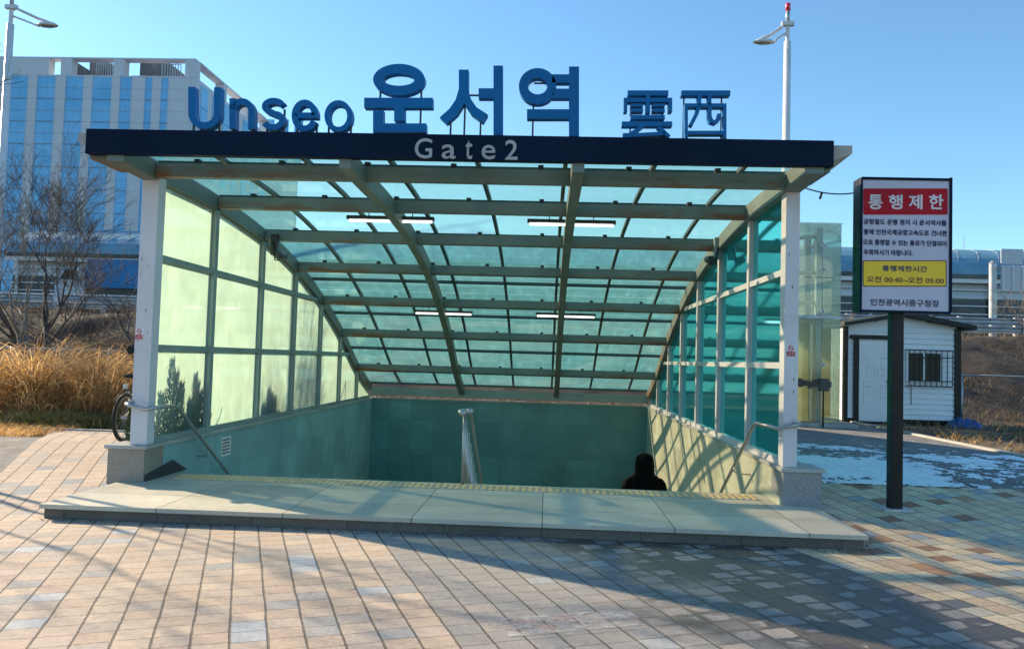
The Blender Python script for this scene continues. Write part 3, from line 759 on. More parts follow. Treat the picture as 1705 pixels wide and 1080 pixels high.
# ---------------------------------------------------------------- handrails
def wall_rail(sx, label):
    x = (XL+.14) if sx < 0 else (XR-.20)
    px_ = -4.66 if sx < 0 else 2.72
    t = thing('handrail', (x, 9.3, .14), label, 'handrail', 'wall handrails of the stairs')
    zt = .97 if sx < 0 else .985
    pts = [(px_, 8.67, zt+.03), (px_, 8.60, zt+.03), (px_+(-sx)*.06, 8.575, zt+.02), (x-(-sx)*.12, 8.60, zt-.02), (x-(-sx)*.03, 8.72, zt), (x, 8.80, zt), (x, 9.02, zt), (x, 9.12, zt-.03)]
    pts += [(x, 9.12+.3*i, zt-.03-.19*i) for i in range(1, 25)]
    mb = MB(); mb.tube(pts, .021, 12); mb.build('rail_tube', 'steel', t, smooth=True)
    mb = MB(); mb.tube([(px_, 8.688, zt+.03), (px_, 8.67, zt+.03)], .045, 14); mb.build('wall_flange', 'steel', t, smooth=False)
    for i in range(3, 24, 4):
        yy = 9.12+.3*i; zz = zt-.03-.19*i; wx = XL if sx < 0 else XR
        mb = MB(); mb.tube([(x, yy, zz-.02), (x, yy, zz-.08), (x-(-sx)*.05, yy, zz-.11), (wx, yy, zz-.11)], .009, 8); mb.build('bracket', 'steel', t, smooth=True)
wall_rail(-1, 'steel wall handrail on the left, running from the post down the stairs')
wall_rail(1, 'steel wall handrail on the right, running from the post down the stairs')
t = thing('handrail', (-.95, 9.3, .14), 'central steel railing with a rounded end dividing the stairs', 'handrail')
for dx in (-.0, .075):
    mb = MB(); pts = [(-.97+dx, 9.24, .985), (-.97+dx, 9.4, .985)]+[(-.97+dx, 9.45+.3*i, .97-.17*i) for i in range(0, 24)]
    mb.tube(pts, .019, 12); mb.build('rail_tube', 'steel', t, smooth=True)
mb = MB(); mb.ball((-.965, 9.22, .985), .055, 16, 10, (1, 1, .8)); mb.ball((-.885, 9.24, 1.0), .045, 16, 10, (1, 1, .8)); mb.build('end_cap', 'steel', t, smooth=True)
for i in range(22):
    yy = 9.30+.3*i; z0 = .14-.16*max(0, i) if i else .14; zt = .965-.17*max(0, i-.4)
    mb = MB(); mb.tube([(-.95, yy, z0-.02), (-.95, yy, zt)], .017, 10); mb.build('baluster', 'steel', t, smooth=True)

# notices
def at_x(px, py, X_): r = ray(px, py); return r*(X_/r[0])+EYE
def wall_notice():
    a = at_x(369, 728, XL+.004); b_ = at_x(383, 756, XL+.004)
    t = thing('wall_notice', (XL, a.y, b_.z), 'small white paper notice on the low left stair wall', 'notice')
    mb = MB(); mb.box(XL+.001, XL+.008, a.y, b_.y, b_.z, a.z); mb.build('sheet', 'paper', t)
    mb = MB(); H_ = a.z-b_.z; L_ = b_.y-a.y
    for r_ in range(5):
        y = a.y+.1*L_
        while y < b_.y-.12*L_:
            q = random.uniform(.06, .16)*L_; mb.box(XL+.0085, XL+.0095, y, min(y+q, b_.y-.1*L_), a.z-H_*(.12+.17*r_)-H_*.08, a.z-H_*(.12+.17*r_)); y += q+.04*L_
    mb.build('print', 'dark_metal', t)
wall_notice()
def smoke_sticker(px, py, label):
    c_ = at(px, py, 8.688); t = thing('no_smoking_sticker', c_, label, 'sticker', 'stickers on the front posts')
    k = 8.688/1310
    mb = MB(); mb.box(c_.x-7*k, c_.x+7*k, 8.6865, 8.689, c_.z-9*k, c_.z+10*k); mb.build('backing', 'paper', t)
    mb = MB(); mb.box(c_.x-6.5*k, c_.x+6.5*k, 8.6845, 8.6864, c_.z-8.5*k, c_.z-1*k); mb.build('red_band', 'red', t)
    mb = MB(); text_px(mb, '금연', px-5, px+5, py+2, py+7, 8.6843, .001); mb.build('lettering', 'paper', t)
    mb = MB(); n = 20; cz = c_.z+4.5*k
    vs = []
    for i in range(n):
        a = 6.2832*i/n
        for r_ in (4.8*k, 3.6*k): vs.append((c_.x+r_*math.cos(a), 8.6855, cz+r_*math.sin(a)))
    mb.add(vs, [(2*i, 2*i+1, (2*i+3) % (2*n), (2*i+2) % (2*n)) for i in range(n)])
    mb.beam((c_.x-3*k, 8.6852, cz+3*k), (c_.x+3*k, 8.6852, cz-3*k), .001, 1.1*k); mb.build('ban_ring', 'red', t)
    mb = MB(); mb.box(c_.x-2.5*k, c_.x+2.5*k, 8.6856, 8.6862, cz-.6*k, cz+.6*k); mb.build('cigarette', 'dark_metal', t)
smoke_sticker(232, 556, 'red and white no smoking sticker on the left front post')
smoke_sticker(1317, 584, 'red and white no smoking sticker on the right front post')

# faded notice painted on the paving
t = thing('floor_marking', (0.1, 4.95, 0), 'faded white and red notice stuck on the paving blocks', 'floor marking')
q = [atz(805, 1032, 0), atz(1045, 1014, 0), atz(1078, 1040, 0), atz(850, 1060, 0)]
b = NB('faded_notice'); v = b.obj()
fade = b.mr(b.noise(v, 8, 8, .7), .40, .66)
b.color(b.mix(b.mr(b.noise(v, 5, 4), .5, .6), (.60, .58, .57), (.55, .40, .37))); b.b.inputs['Roughness'].default_value = .75
b.l(b.math('MULTIPLY', fade, .8), b.b.inputs['Alpha']); M['faded_notice'] = b.m
mb = MB(); mb.add([(p_.x, p_.y, .004) for p_ in q], [(3, 2, 1, 0)]); mb.build('faded_sheet', 'faded_notice', t)
vs, fs = text_mesh('금연구역')
mx = max(v_.x for v_ in vs); my = max(v_.y for v_ in vs); mb = MB(); o0 = q[3]*.75+q[0]*.25; ux = (q[2]-q[3])*.62; uy = (q[0]-q[3])*.5
mb.add([o0+ux*(v_.x/mx+.15)+uy*(v_.y/my)+Vector((0, 0, .0055)) for v_ in vs], fs)
b = NB('faded_ink'); v = b.obj(); b.b.inputs['Base Color'].default_value = (.20, .12, .11, 1); b.l(b.mr(b.noise(v, 30, 6, .8), .5, .6, 0, .6), b.b.inputs['Alpha']); M['faded_ink'] = b.m
mb.build('faded_lettering', 'faded_ink', t)

# ================================================================ NOTICE SIGN
SY = 8.72
def C7(x, y): return 1400+x/4.154, 280+y/4.154
def sr(mb, x0, x1, y0, y1, Y0, Y1):
    a = at(*C7(x0, (y0+y1)/2), SY); b_ = at(*C7(x1, (y0+y1)/2), SY); c_ = at(*C7((x0+x1)/2, y0), SY); d = at(*C7((x0+x1)/2, y1), SY)
    mb.box(a.x, b_.x, Y0, Y1, d.z, c_.z); return mb
base = at(1495, 838, SY)
SG = thing('notice_sign', (base.x, SY+.1, gz(0, SY+.1)), 'tall black framed Korean notice board on a single black post', 'sign')
mb = MB(); a = at(1485.5, 700, SY+.05); b_ = at(1505, 700, SY+.05); mb.box(a.x, b_.x, SY+.06, SY+.19, gz(0, 8.8)-.02, at(1495, 525, SY).z+.1); mb.build('post', 'black_metal', SG, bevel=.006)
mb = MB(); mb.box(a.x-.09, b_.x+.09, SY+.0, SY+.26, gz(0, 8.8)-.02, gz(0, 8.8)+.012); mb.build('base_plate', 'galv', SG)
mb = MB(); sr(mb, 135, 768, 66, 1000, SY+.012, SY+.22); fr = mb.build('cabinet', 'black_metal', SG, bevel=.006)
mb = MB(); sr(mb, 135, 147, 66, 1000, SY-.01, SY+.012); sr(mb, 750, 768, 66, 1000, SY-.01, SY+.012); sr(mb, 147, 750, 66, 84, SY-.01, SY+.012); sr(mb, 147, 750, 985, 1000, SY-.01, SY+.012); mb.build('frame', 'fascia_navy', SG)
mb = MB(); sr(mb, 147, 750, 84, 985, SY+.004, SY+.012); mb.build('panel', 'sign_white', SG)
def rrect(x0, x1, y0, y1, Y, mat, name, r=12):
    pts = []
    for (cx, cy, a0) in ((x1-r, y0+r, -90), (x1-r, y1-r, 0), (x0+r, y1-r, 90), (x0+r, y0+r, 180)):
        for i in range(5): t_ = R(a0+90*i/4); pts.append((cx+r*math.cos(t_), cy+r*math.sin(t_)))
    mb = MB(); mb.ext([at(*C7(*p_), Y) for p_ in pts], (0, .0025, 0)); return mb.build(name, mat, SG)
rrect(155, 740, 140, 322, SY+.0015, 'red', 'red_banner')
def line(body, x0, x1, y0, y1, mat, Y=SY+.003, bold=.0, nm='lettering'):
    mb = MB(); a = C7(x0, y0); c_ = C7(x1, y1); text_px(mb, body, a[0], c_[0], a[1], c_[1], Y, .0016, bold=bold); return mb.build(nm, mat, SG)
for ch, x0, x1 in (('통', 193, 287), ('행', 333, 425), ('제', 472, 562), ('한', 612, 707)): line(ch, x0, x1, 185, 282, 'sign_text', SY+.0012, .004)
line('공항철도 운행 정지 시 운서역사를', 158, 730, 356, 393, 'sign_ink', bold=.0026)
line('통해 인천국제공항고속도로 건너편', 158, 730, 427, 464, 'sign_ink', bold=.0026)
line('으로 통행할 수 있는 통로가 단절되어', 155, 730, 498, 535, 'sign_ink', bold=.0026)
line('우회하시기 바랍니다.', 158, 495, 565, 603, 'sign_ink', bold=.0026)
rrect(152, 732, 636, 819, SY+.0020, 'brown_ink', 'yellow_border'); rrect(158, 726, 643, 812, SY+.0010, 'yellow_panel', 'yellow_panel', 9)
line('통행제한시간', 288, 597, 676, 714, 'sign_ink', SY+.0008, .0018)
line('오전 00:40~오전 05:00', 180, 712, 752, 792, 'brown_ink', SY+.0008, .0016)
line('인천광역시중구청장', 205, 680, 908, 954, 'sign_ink', bold=.0022)

# ================================================================ STREET LAMPS
def street_lamp(x, Y, sgn, tip, label, h=10.0):
    t = thing('street_lamp', (x, Y, .3), label, 'street lamp', 'tall pale street lamps')
    mb = MB(); mb.tube([(x, Y, .3), (x, Y, .5), (x, Y, h-.45)], [.125, .11, .085], 16); mb.build('pole', 'lamp_paint', t, smooth=True)
    mb = MB(); mb.tube([(x, Y, .3), (x, Y, .34)], .22, 16); mb.build('base_plate', 'galv', t)
    mb = MB(); mb.tube([(x, Y, h-.45), (x, Y, h+.05)], .05, 12); mb.tube([(x, Y, h-.06), (x, Y, h+.03)], .09, 14); mb.box(x-.15, x+.15, Y-.05, Y+.05, h-.05, h+.05); mb.build('collar', 'lamp_paint', t)
    mb = MB(); mb.tube([(x, Y, h+.05), (x, Y, h+.33)], .05, 10); mb.build('spigot', 'galv', t, smooth=True)
    if tip: mb = MB(); mb.tube([(x, Y, h+.33), (x, Y, h+.50), (x, Y, h+.53)], [.062, .062, .03], 12); mb.build('red_tip', 'pink_red', t, smooth=True)
    s_ = sgn; hx = .98 if sgn > 0 else .58; hl = .27
    mb = MB()
    for dy in (-.07, .07):
        mb.tube([(x+s_*.08, Y, h-.02), (x+s_*hx*.35, Y+dy, h-.13), (x+s_*hx*.75, Y+dy, h-.30), (x+s_*(hx+hl*.7), Y+dy*.5, h-.44)], [.03, .026, .024, .018], 8)
    mb.tube([(x, Y, h-.22), (x+s_*hx*.35, Y, h-.34), (x+s_*(hx-hl*.8), Y, h-.50)], [.03, .024, .02], 8); mb.build('arm', 'lamp_paint', t, smooth=True)
    n = 16; mb = MB(); cx = x+s_*hx; cz = h-.47
    for i in range(9):
        u = -1+2*i/8; rw = .13*math.sqrt(max(.02, 1-abs(u)**2.4)); rh = .085*math.sqrt(max(.02, 1-abs(u)**2.2))
        for k in range(n):
            a = 6.2832*k/n; sz = math.sin(a); mb.v.append((cx+u*hl, Y+rw*math.cos(a), cz+(rh*sz if sz > 0 else rh*.45*sz)))
    for i in range(8):
        for k in range(n): mb.f.append((i*n+k, i*n+(k+1) % n, (i+1)*n+(k+1) % n, (i+1)*n+k))
    mb.f += [tuple(range(n)), tuple(8*n+k for k in range(n))[::-1]]
    hd = mb.build('lamp_head', 'lamp_paint', t, smooth=True)
    mb = MB(); mb.ball((cx, Y, cz-.03), .1, 14, 8, (1.9, 1.0, .3)); mb.build('lens', 'clear_glass', hd, smooth=True)
    return t
pr = at(1313, 40, 19.4); street_lamp(pr.x-.02, 19.4, -1, True, 'pale street lamp with a red tip behind the canopy right', pr.z)
pl_ = at(18, 12, 19.2); street_lamp(pl_.x+.02, 19.2, 1, False, 'pale street lamp at the far left edge before the office block', pl_.z)

# overhead cable
a = at(1334, 314, 8.75); b_ = at(1432, 318, 20)
mb = MB(); b_ = at(1700, 330, 30); pts = []
a = at(1338, 312, 12); e = at(1430, 320, 12)
for i in range(13):
    t_ = i/12; q = a.lerp(e, t_); pts.append(q+Vector((0, 0, -.10*4*t_*(1-t_)*.6)))
mb.tube(pts, .010, 6); q = pts[4]; mb.tube([q, q+Vector((-.03, 0, -.10))], .018, 6)
# cable runs on from the canopy gutter to the sign's far side pole
mb.tube([pts[0], Vector((XR+.2, 12.05, rz(12.05)+.15))], .010, 6)
tag(mb.build('overhead_cable', 'black_metal', smooth=True), 'thin sagging black cable between the canopy and the notice sign', 'cable')

# ================================================================ LIFT SHAFT
GZ = .32
ex0, ex1, ey0, ey1, etop = 4.75, at(1399, 600, 18.1).x, 18.1, 20.2, at(1365, 373, 18.1).z
LS = thing('lift_shaft', ((ex0+ex1)/2, 19, GZ), 'glass walled lift shaft standing beside the white booth', 'lift')
mb = MB(); mb.box(ex0-.15, ex1+.3, ey0-.3, ey1+.2, GZ-.1, GZ+.08); mb.build('base', 'concrete', LS, bevel=.01)
zb = at(1365, 528, 18.1).z
k_ = 0
for (a, c_) in ((GZ+.1, zb-.04), (zb+.04, zb+(etop-zb)*.42), (zb+(etop-zb)*.43, etop)):
    for x0, x1 in ((ex0, ex0+.88), (ex0+.90, ex1-.42), (ex1-.40, ex1)):
        mb = MB(); mb.box(x0, x1, ey0, ey0+.012, a, c_); mb.build('glass_panel', 'lift_glass', LS)
    mb = MB(); mb.box(ex1-.012, ex1, ey0+.014, ey1, a, c_); mb.build('glass_panel', 'lift_glass', LS)
    mb = MB(); mb.box(ex0, ex0+.012, ey0+.014, ey1, a, c_); mb.build('glass_panel', 'lift_glass', LS)
    mb = MB(); mb.box(ex0+.014, ex1-.014, ey1-.012, ey1, a, c_); mb.build('glass_panel', 'lift_glass', LS)
mb = MB(); mb.box(ex0, ex1+.02, ey0-.03, ey1, zb-.035, zb+.035); mb.build('floor_band', 'galv', LS)
mb = MB(); mb.box(ex0-.03, ex1+.03, ey0-.03, ey1+.03, etop, etop+.03); mb.build('roof', 'lift_glass', LS)
for x, y in ((ex1-.42, ey0+.25), (ex0+.1, ey0+.25), (ex1-.12, ey1-.15), (ex0+.1, ey1-.15)):
    mb = MB(); mb.box(x-.07, x+.07, y-.07, y+.07, GZ+.08, etop-.05); mb.build('steel_column', 'galv', LS)
mb = MB(); mb.box(ex0+.1, ex1-.52, ey0+.55, ey0+.57, GZ+.1, zb-.12); mb.build('glow_panel', 'glow_cream', LS)  # added translucent sheets that glow in the sun, for the lit lift interior
mb = MB(); mb.box(ex1-.33, ex1-.03, ey0+.50, ey0+.52, GZ+.2, zb-.2); mb.build('glow_panel', 'glow_cream', LS)
for zz in (zb+.25, zb+.95, etop-.35):
    mb = MB(); mb.tube([(ex0+.1, ey0+.4, zz), (ex1-.4, ey0+.3, zz+.12)], .05, 8); mb.tube([(ex1-.4, ey0+.3, zz+.12), (ex1-.05, ey1-.3, zz+.1)], .04, 8); mb.build('brace', 'lamp_paint', LS, smooth=True)
mb = MB(); q = at(1371, 645, 17.75)
mb.tube([(q.x, 17.75, GZ), (q.x, 17.75, q.z)], .018, 8)
mb.build('call_post', 'black_metal', LS, smooth=True)
mb = MB()
for i in range(7): mb.box(q.x-.55+i*.105, q.x-.47+i*.105, 17.7, 17.78, q.z+.0+.03*math.sin(i*2.1), q.z+.16+.03*math.cos(i*1.7))
mb.box(q.x-.1, q.x+.1, 17.68, 17.8, q.z-.08, q.z+.2)
mb.build('call_panel', 'dark_metal', LS)
for zz in (etop-.5, etop-1.05, zb+.12, 1.25, 1.7):
    mb = MB(); mb.box(ex1-.4-.07, ex1-.4+.09, ey0-.03, ey0-.001, zz-.02, zz+.02); mb.box(ex1-.41, ex1-.38, ey0-.03, ey0-.001, zz-.07, zz+.07); mb.build('glass_clamp', 'steel', LS)
mb = MB(); yy = ey0+.9; pts = [(ex1+.0, yy, etop-.02), (ex1+.12, yy, etop-.02), (ex1+.24, yy, etop-.08), (ex1+.30, yy, etop-.25), (ex1+.28, yy, etop-.48), (ex1, yy, etop-.62)]
mb.tube(pts, .02, 8); mb.build('side_hoop', 'steel', LS, smooth=True)

# ================================================================ BOOTH
BY = 19.9
a = at(1405, 700, BY); b_ = at(1597, 700, BY); bx0, bx1 = a.x, b_.x; bz0 = .30
zl = at(1407, 541, BY).z; zr_ = at(1597, 548, BY).z; zp = at(1500, 527, BY).z
BT = thing('guard_booth', ((bx0+bx1)/2, BY+1.2, bz0), 'small white clapboard booth with black trim behind the notice sign', 'booth')
bt = zl-.02; mb = MB(); bd = 1.6; xm = (bx0+bx1)/2
def ztop(x): return zl-.02+(zp-zl)*max(0, 1-abs(x-xm)/(xm-bx0))
nb = 17; hb = (bt-.12-bz0)/nb
z = bz0+.12
mb.box(bx0+.05, bx1-.05, BY+.03, BY+bd, bz0+.05, bt)
while z < zp-.02:
    # lapped boards on the front, cut to the gable
    z1 = min(z+hb, zp); sp = 1.0 if z < bt else max(0, 1-(z-bt)/(zp-zl))
    xa, xb = xm-(xm-bx0-.08)*sp, xm+(bx1-xm-.08)*sp
    if xb-xa > .1:
        mb.add([(xa, BY-.022, z), (xb, BY-.022, z), (xb, BY+.024, z), (xa, BY+.024, z), (xa, BY+.012, z1), (xb, BY+.012, z1), (xb, BY+.024, z1), (xa, BY+.024, z1)],
               [(0, 1, 5, 4), (0, 3, 2, 1), (3, 7, 6, 2), (4, 5, 6, 7), (0, 4, 7, 3), (1, 2, 6, 5)])
    for s_, xx in ((-1, bx0+.045), (1, bx1-.045)):
        if z < bt-.01:
            zz1 = min(z1, bt)
            mb.add([(xx+s_*.02, BY+.1, z), (xx+s_*.02, BY+bd, z), (xx, BY+bd, zz1), (xx, BY+.1, zz1), (xx, BY+.1, z), (xx, BY+bd, z)], [(0, 1, 2, 3), (0, 4, 5, 1)])
    z += hb
mb.build('wall', 'white_paint', BT)
mb = MB(); mb.box(bx0-.02, bx0+.08, BY-.03, BY+.09, bz0, bt); mb.box(bx1-.13, bx1+.03, BY-.03, BY+.09, bz0, bt); mb.box(bx0+.08, bx1-.13, BY-.03, BY+.02, bz0, bz0+.13)
mb.build('corner_trim', 'black_metal', BT)
# roof: two pitched slabs
ov = .28
for s_ in (-1, 1):
    xe = bx0-.05 if s_ < 0 else bx1+.28; ze = zl-.02 if s_ < 0 else zr_-.02
    mb = MB(); mb.ext([(xm, BY-ov, zp), (xe, BY-ov, ze), (xe, BY-ov, ze+.10), (xm, BY-ov, zp+.12)][::s_], (0, bd+2*ov, 0)); mb.build('roof', 'roof_shingle', BT)
mb = MB(); mb.ext([(xm, BY-ov-.015, zp+.10), (bx0-.07, BY-ov-.015, zl+.055), (bx0-.07, BY-ov-.015, zl+.095), (xm, BY-ov-.015, zp+.14)][::-1], (0, .014, 0)); mb.build('roof_edge', 'roof_edge', BT)
# door
dx0 = at(1429, 640, BY).x; dx1 = at(1486, 640, BY).x+.02; dz0 = at(1455, 701, BY).z; dz1 = at(1455, 568, BY).z
mb = MB(); mb.box(dx0, dx1, BY-.05, BY-.012, dz0, dz1); door = mb.build('door', 'white_paint', BT, bevel=.004)
mb = MB(); mb.box(dx0-.13, dx0-.001, BY-.045, BY-.01, dz0, dz1+.05); mb.box(dx1+.001, dx1+.13, BY-.045, BY-.01, dz0, dz1+.05); mb.box(dx0-.22, dx1+.20, BY-.07, BY-.01, dz1+.05, dz1+.15); mb.build('door_frame', 'black_metal', BT)
mb = MB()
def outl(x0, x1, z0, z1, t_=.007):
    for q in ((x0, x1, z0, z0+t_), (x0, x1, z1-t_, z1), (x0, x0+t_, z0, z1), (x1-t_, x1, z0, z1)): mb.box(q[0], q[1], BY-.053, BY-.050, q[2], q[3])
def d8(x, y): q = at(1290+x/2.841, 500+y/2.841, BY); return q.x, q.z
for x0, x1, y0, y1 in ((428, 470, 312, 360), (482, 512, 324, 358), (415, 446, 383, 410), (430, 470, 403, 444), (522, 550, 380, 455), (495, 545, 405, 462)):
    a, c_ = d8(x0, y0), d8(x1, y1); outl(a[0], min(c_[0], dx1-.02), c_[1], a[1])
for x0, y0, x1, y1 in ((437, 275, 437, 312), (410, 275, 437, 275), (500, 275, 500, 324), (500, 275, 550, 275), (415, 410, 415, 490), (486, 420, 486, 436)):
    a, c_ = d8(x0, y0), d8(x1, y1); mb.box(min(a[0], c_[0]), max(a[0], c_[0])+.005, BY-.0528, BY-.0502, min(a[1], c_[1]), max(a[1], c_[1])+.005)
mb.build('ornament_lines', 'galv', door)
hx, hz = d8(538, 383); mb = MB(); mb.tube([(hx, BY-.05, hz), (hx, BY-.10, hz)], .014, 8); mb.tube([(hx, BY-.10, hz), (hx-.1, BY-.10, hz)], .012, 8); mb.build('handle', 'dark_metal', door)
# window with grille
wx0, wz1 = d8(619, 238); wx1, wz0 = d8(790, 390)
mb = MB()
for q in ((wx0, wx1, wz0, wz0+.05), (wx0, wx1, wz1-.05, wz1), (wx0, wx0+.05, wz0+.05, wz1-.05), (wx1-.05, wx1, wz0+.05, wz1-.05), ((wx0+wx1)/2-.03, (wx0+wx1)/2+.03, wz0+.05, wz1-.05)): mb.box(q[0], q[1], BY-.045, BY-.0095, q[2], q[3])
win = mb.build('window', 'white_paint', BT)
for a, c_ in ((wx0+.05, (wx0+wx1)/2-.03), ((wx0+wx1)/2+.03, wx1-.05)):
    mb = MB(); mb.box(a, c_, BY-.025, BY-.012, wz0+.05, wz1-.05); mb.build('pane', 'window_dark', win)
mb = MB(); gx0, gz1_ = d8(619, 234); gx1, gz0_ = d8(822, 408); gy = BY-.20
for zz in (gz0_, gz0_+.13, gz1_-.18, gz1_): mb.box(gx0, gx1, gy-.012, gy+.012, zz-.014, zz+.014)
for i in range(9):
    x = gx0+(gx1-gx0)*i/8; mb.box(x-.008, x+.008, gy-.008, gy+.008, gz0_, gz1_)
for x in (gx0, gx1):
    for zz in (gz0_, gz1_): mb.box(x-.01, x+.01, gy, BY+.0, zz-.01, zz+.01)
mb.build('grille', 'black_metal', win)
mb = MB(); x, z1 = d8(642, 415); _, z0 = d8(642, 492); mb.tube([(x, BY-.03, z1+.1), (x+.01, BY-.03, z0)], .008, 6); mb.build('hanging_cord', 'dark_metal', BT)
# tarp heap at the corner
mb = MB(); n = 22; tp = at(1606, 708, 19.6)
for i in range(n+1):
    for j in range(n+1):
        u, v_ = i/n*2-1, j/n*2-1; r_ = max(0, 1-(u*u+v_*v_))
        hh = (.26*r_**.6)*(.6+.8*abs(noise.noise(Vector((u*3, v_*3, 1))))) + .03*noise.noise(Vector((u*9, v_*9, 4)))
        mb.v.append((tp.x+u*.42, tp.y+v_*.3, GZ-.02+max(0, hh)))
for i in range(n):
    for j in range(n): a = i*(n+1)+j; mb.f.append((a, a+n+1, a+n+2, a+1))
tag(mb.build('tarpaulin', 'tarp_blue'), 'crumpled blue tarpaulin heaped at the right corner of the booth', 'tarpaulin')

# ================================================================ EMBANKMENT, HIGHWAY
def bank_h(y):
    t = min(max((y-20.8)/7.5, 0), 1); return t*t*(3-2*t)*2.55
def embank(x0, x1, name):
    mb = MB(); nx = int((x1-x0)/.5); ny = 34; y0, y1 = 20.4, 29.6
    for j in range(ny+1):
        for i in range(nx+1):
            x = x0+(x1-x0)*i/nx; y = y0+(y1-y0)*j/ny; hb_ = bank_h(y)
            mb.v.append((x, y, GZ-.03+hb_+(.22*noise.fractal(Vector((x*.7, y*.7, 0)), 1, 2, 4)+.10)*min(1, hb_*1.5)*(1 if y < 28.3 else .15)))
    for j in range(ny):
        for i in range(nx): a = j*(nx+1)+i; mb.f.append((a, a+1, a+nx+2, a+nx+1))
    return struct(mb.build(name, 'bank_soil', smooth=True))
embank(-45, 50, 'embankment')
p = MB(); p.box(-300, 300, 29.4, 52, 2.1, 2.82); struct(p.build('highway', 'road_far'))
p = MB(); p.box(-300, 300, 29.1, 29.398, 2.1, 2.9); struct(p.build('verge_kerb', 'concrete'))
def blades(name, mat, pts, hgt, wid, lean, label, cat, segs=3, seed=1, topz=None):
    rnd_ = random.Random(seed); mb = MB()
    for (x, y, z) in pts:
        h_ = hgt*rnd_.uniform(.45, 1.15); a = rnd_.random()*6.283; l_ = lean*rnd_.uniform(.2, 1.3)*h_; w_ = wid*rnd_.uniform(.6, 1.3)
        f_ = rnd_.random()*6.283; wx, wy = math.cos(f_)*w_/2, math.sin(f_)*w_/2; k = len(mb.v)
        for s_ in range(segs+1):
            t_ = s_/segs; ox = math.cos(a)*l_*t_**1.8; oy = math.sin(a)*l_*t_**1.8; q = 1-t_*.85; zz = z+h_*(t_-.28*lean*t_*t_)
            mb.v += [(x+ox-wx*q, y+oy-wy*q, zz), (x+ox+wx*q, y+oy+wy*q, zz)]
        for s_ in range(segs): b0 = k+2*s_; mb.f.append((b0, b0+1, b0+3, b0+2))
    return tag(mb.build(name, mat), label, cat, kind='stuff')
# brush on the banks
def bpts(x0, x1, n, seed, ylo=21.2, yhi=28.6):
    rr = random.Random(seed); L = []
    while len(L) < n:
        x = rr.uniform(x0, x1); y = rr.uniform(ylo, yhi)
        if noise.noise(Vector((x*.9, y*.9, seed)))*.6+.5 > rr.random()*.9: L.append((x, y, GZ-.03+bank_h(y)+.02))
    return L
blades('dry_brush', 'brush', bpts(-22, -8, 9000, 3), .55, .022, .8, 'dark brown leafless brush covering the bank at the left', 'brush', seed=3)
blades('dry_brush', 'brush_light', bpts(8.5, 24, 9000, 5), .36, .018, 1.0, 'dull tan dry growth covering the bank at the right', 'brush', seed=5)
# golden reed grass on the left
gp = []; rr = random.Random(11)
for i in range(15000):
    x = rr.uniform(-13.0, -5.6); y = rr.uniform(13.2, 16.6)
    dens = noise.noise(Vector((x*.8, y*.8, 2)))*.6+.62
    if dens > rr.random(): gp.append((x, y, GZ-.02))
def clump_h(x, y): return 0
def mounds(pts, seed, hmax, wid, lean, mat, label, name='dry_grass', cat='grass', prof=None):
    rnd_ = random.Random(seed); mb = MB()
    for (x, y, z) in pts:
        hm = prof(x, y); h_ = hmax*hm*rnd_.uniform(.55, 1.1)
        if h_ < .05: continue
        a = rnd_.random()*6.283 if rnd_.random() < .6 else rnd_.gauss(.3, .6); l_ = lean*rnd_.uniform(.1, 1.8)*h_; w_ = wid*rnd_.uniform(.6, 1.4)
        f_ = rnd_.random()*6.283; wx, wy = math.cos(f_)*w_/2, math.sin(f_)*w_/2; k = len(mb.v); segs = 4
        for s_ in range(segs+1):
            t_ = s_/segs; ox = math.cos(a)*l_*t_**2.2; oy = math.sin(a)*l_*t_**2.2-.1*t_; q = 1-t_*.8; zz = z+h_*(t_*1.25-.68*t_**3)
            mb.v += [(x+ox-wx*q, y+oy-wy*q, zz), (x+ox+wx*q, y+oy+wy*q, zz)]
        for s_ in range(segs): b0 = k+2*s_; mb.f.append((b0, b0+1, b0+3, b0+2))
    return tag(mb.build(name, mat), label, cat, kind='stuff')
def prof_l(x, y):
    return max(.12, (.50+.48*math.exp(-((x+9.0)/1.5)**2)+.14*math.sin(x*3.1+1)+.12*math.sin(x*6.3+y*2)+.55*noise.noise(Vector((x*1.6, y*1.6, 4)))+.2*noise.noise(Vector((x*5, y*5, 0))))*min(1, (y-12.9)/.9))*(1 if x > -10.5 else max(.35, 1-(-10.5-x)*.25))
mounds(gp, 12, 1.75, .023, .85, 'straw', 'tall golden dry reeds glowing in the sun before the left bank', prof=prof_l)
rr = random.Random(14)
blades('grass_patch', 'green_grass', [(rr.gauss(-7.9, .55), rr.gauss(12.9, .3), GZ-.02) for _ in range(4200)], .34, .011, 1.1, 'low olive green grass at the foot of the golden reeds', 'grass', seed=6)
rr = random.Random(15)
blades('dry_turf', 'straw', [(rr.uniform(-9.4, -7.4), rr.uniform(11.0, 12.5), GZ-.02) for _ in range(3200)], .14, .012, 1.2, 'short straw coloured turf at the left road edge', 'grass', seed=7)
# right: mixed low growth
rr = random.Random(16); gp2 = []
for i in range(9000):
    x = rr.uniform(7.65, 17); y = rr.uniform(10.5, 21)
    if noise.noise(Vector((x*.7, y*.7, 8)))*.8+.45 > rr.random(): gp2.append((x, y, GZ-.02))
def prof_r(x, y):
    return .10+.75*math.exp(-((x-11.6)/1.6)**2-((y-16.4)/1.8)**2)+.55*math.exp(-((x-14.5)/1.8)**2-((y-18.8)/1.5)**2)+.05*math.sin(x*4+y*2)
mounds(gp2, 17, 1.0, .02, .9, 'brush_light', 'tangled tan weeds beside the path right of the booth', 'dry_weeds', 'weeds', prof_r)
rr = random.Random(18)
blades('dry_weeds', 'straw', [(x, y, z) for x, y, z in gp2 if noise.noise(Vector((x, y, 3))) > .0], .28, .014, 1.1, 'pale straw tufts among the weeds right of the booth', 'weeds', seed=8)

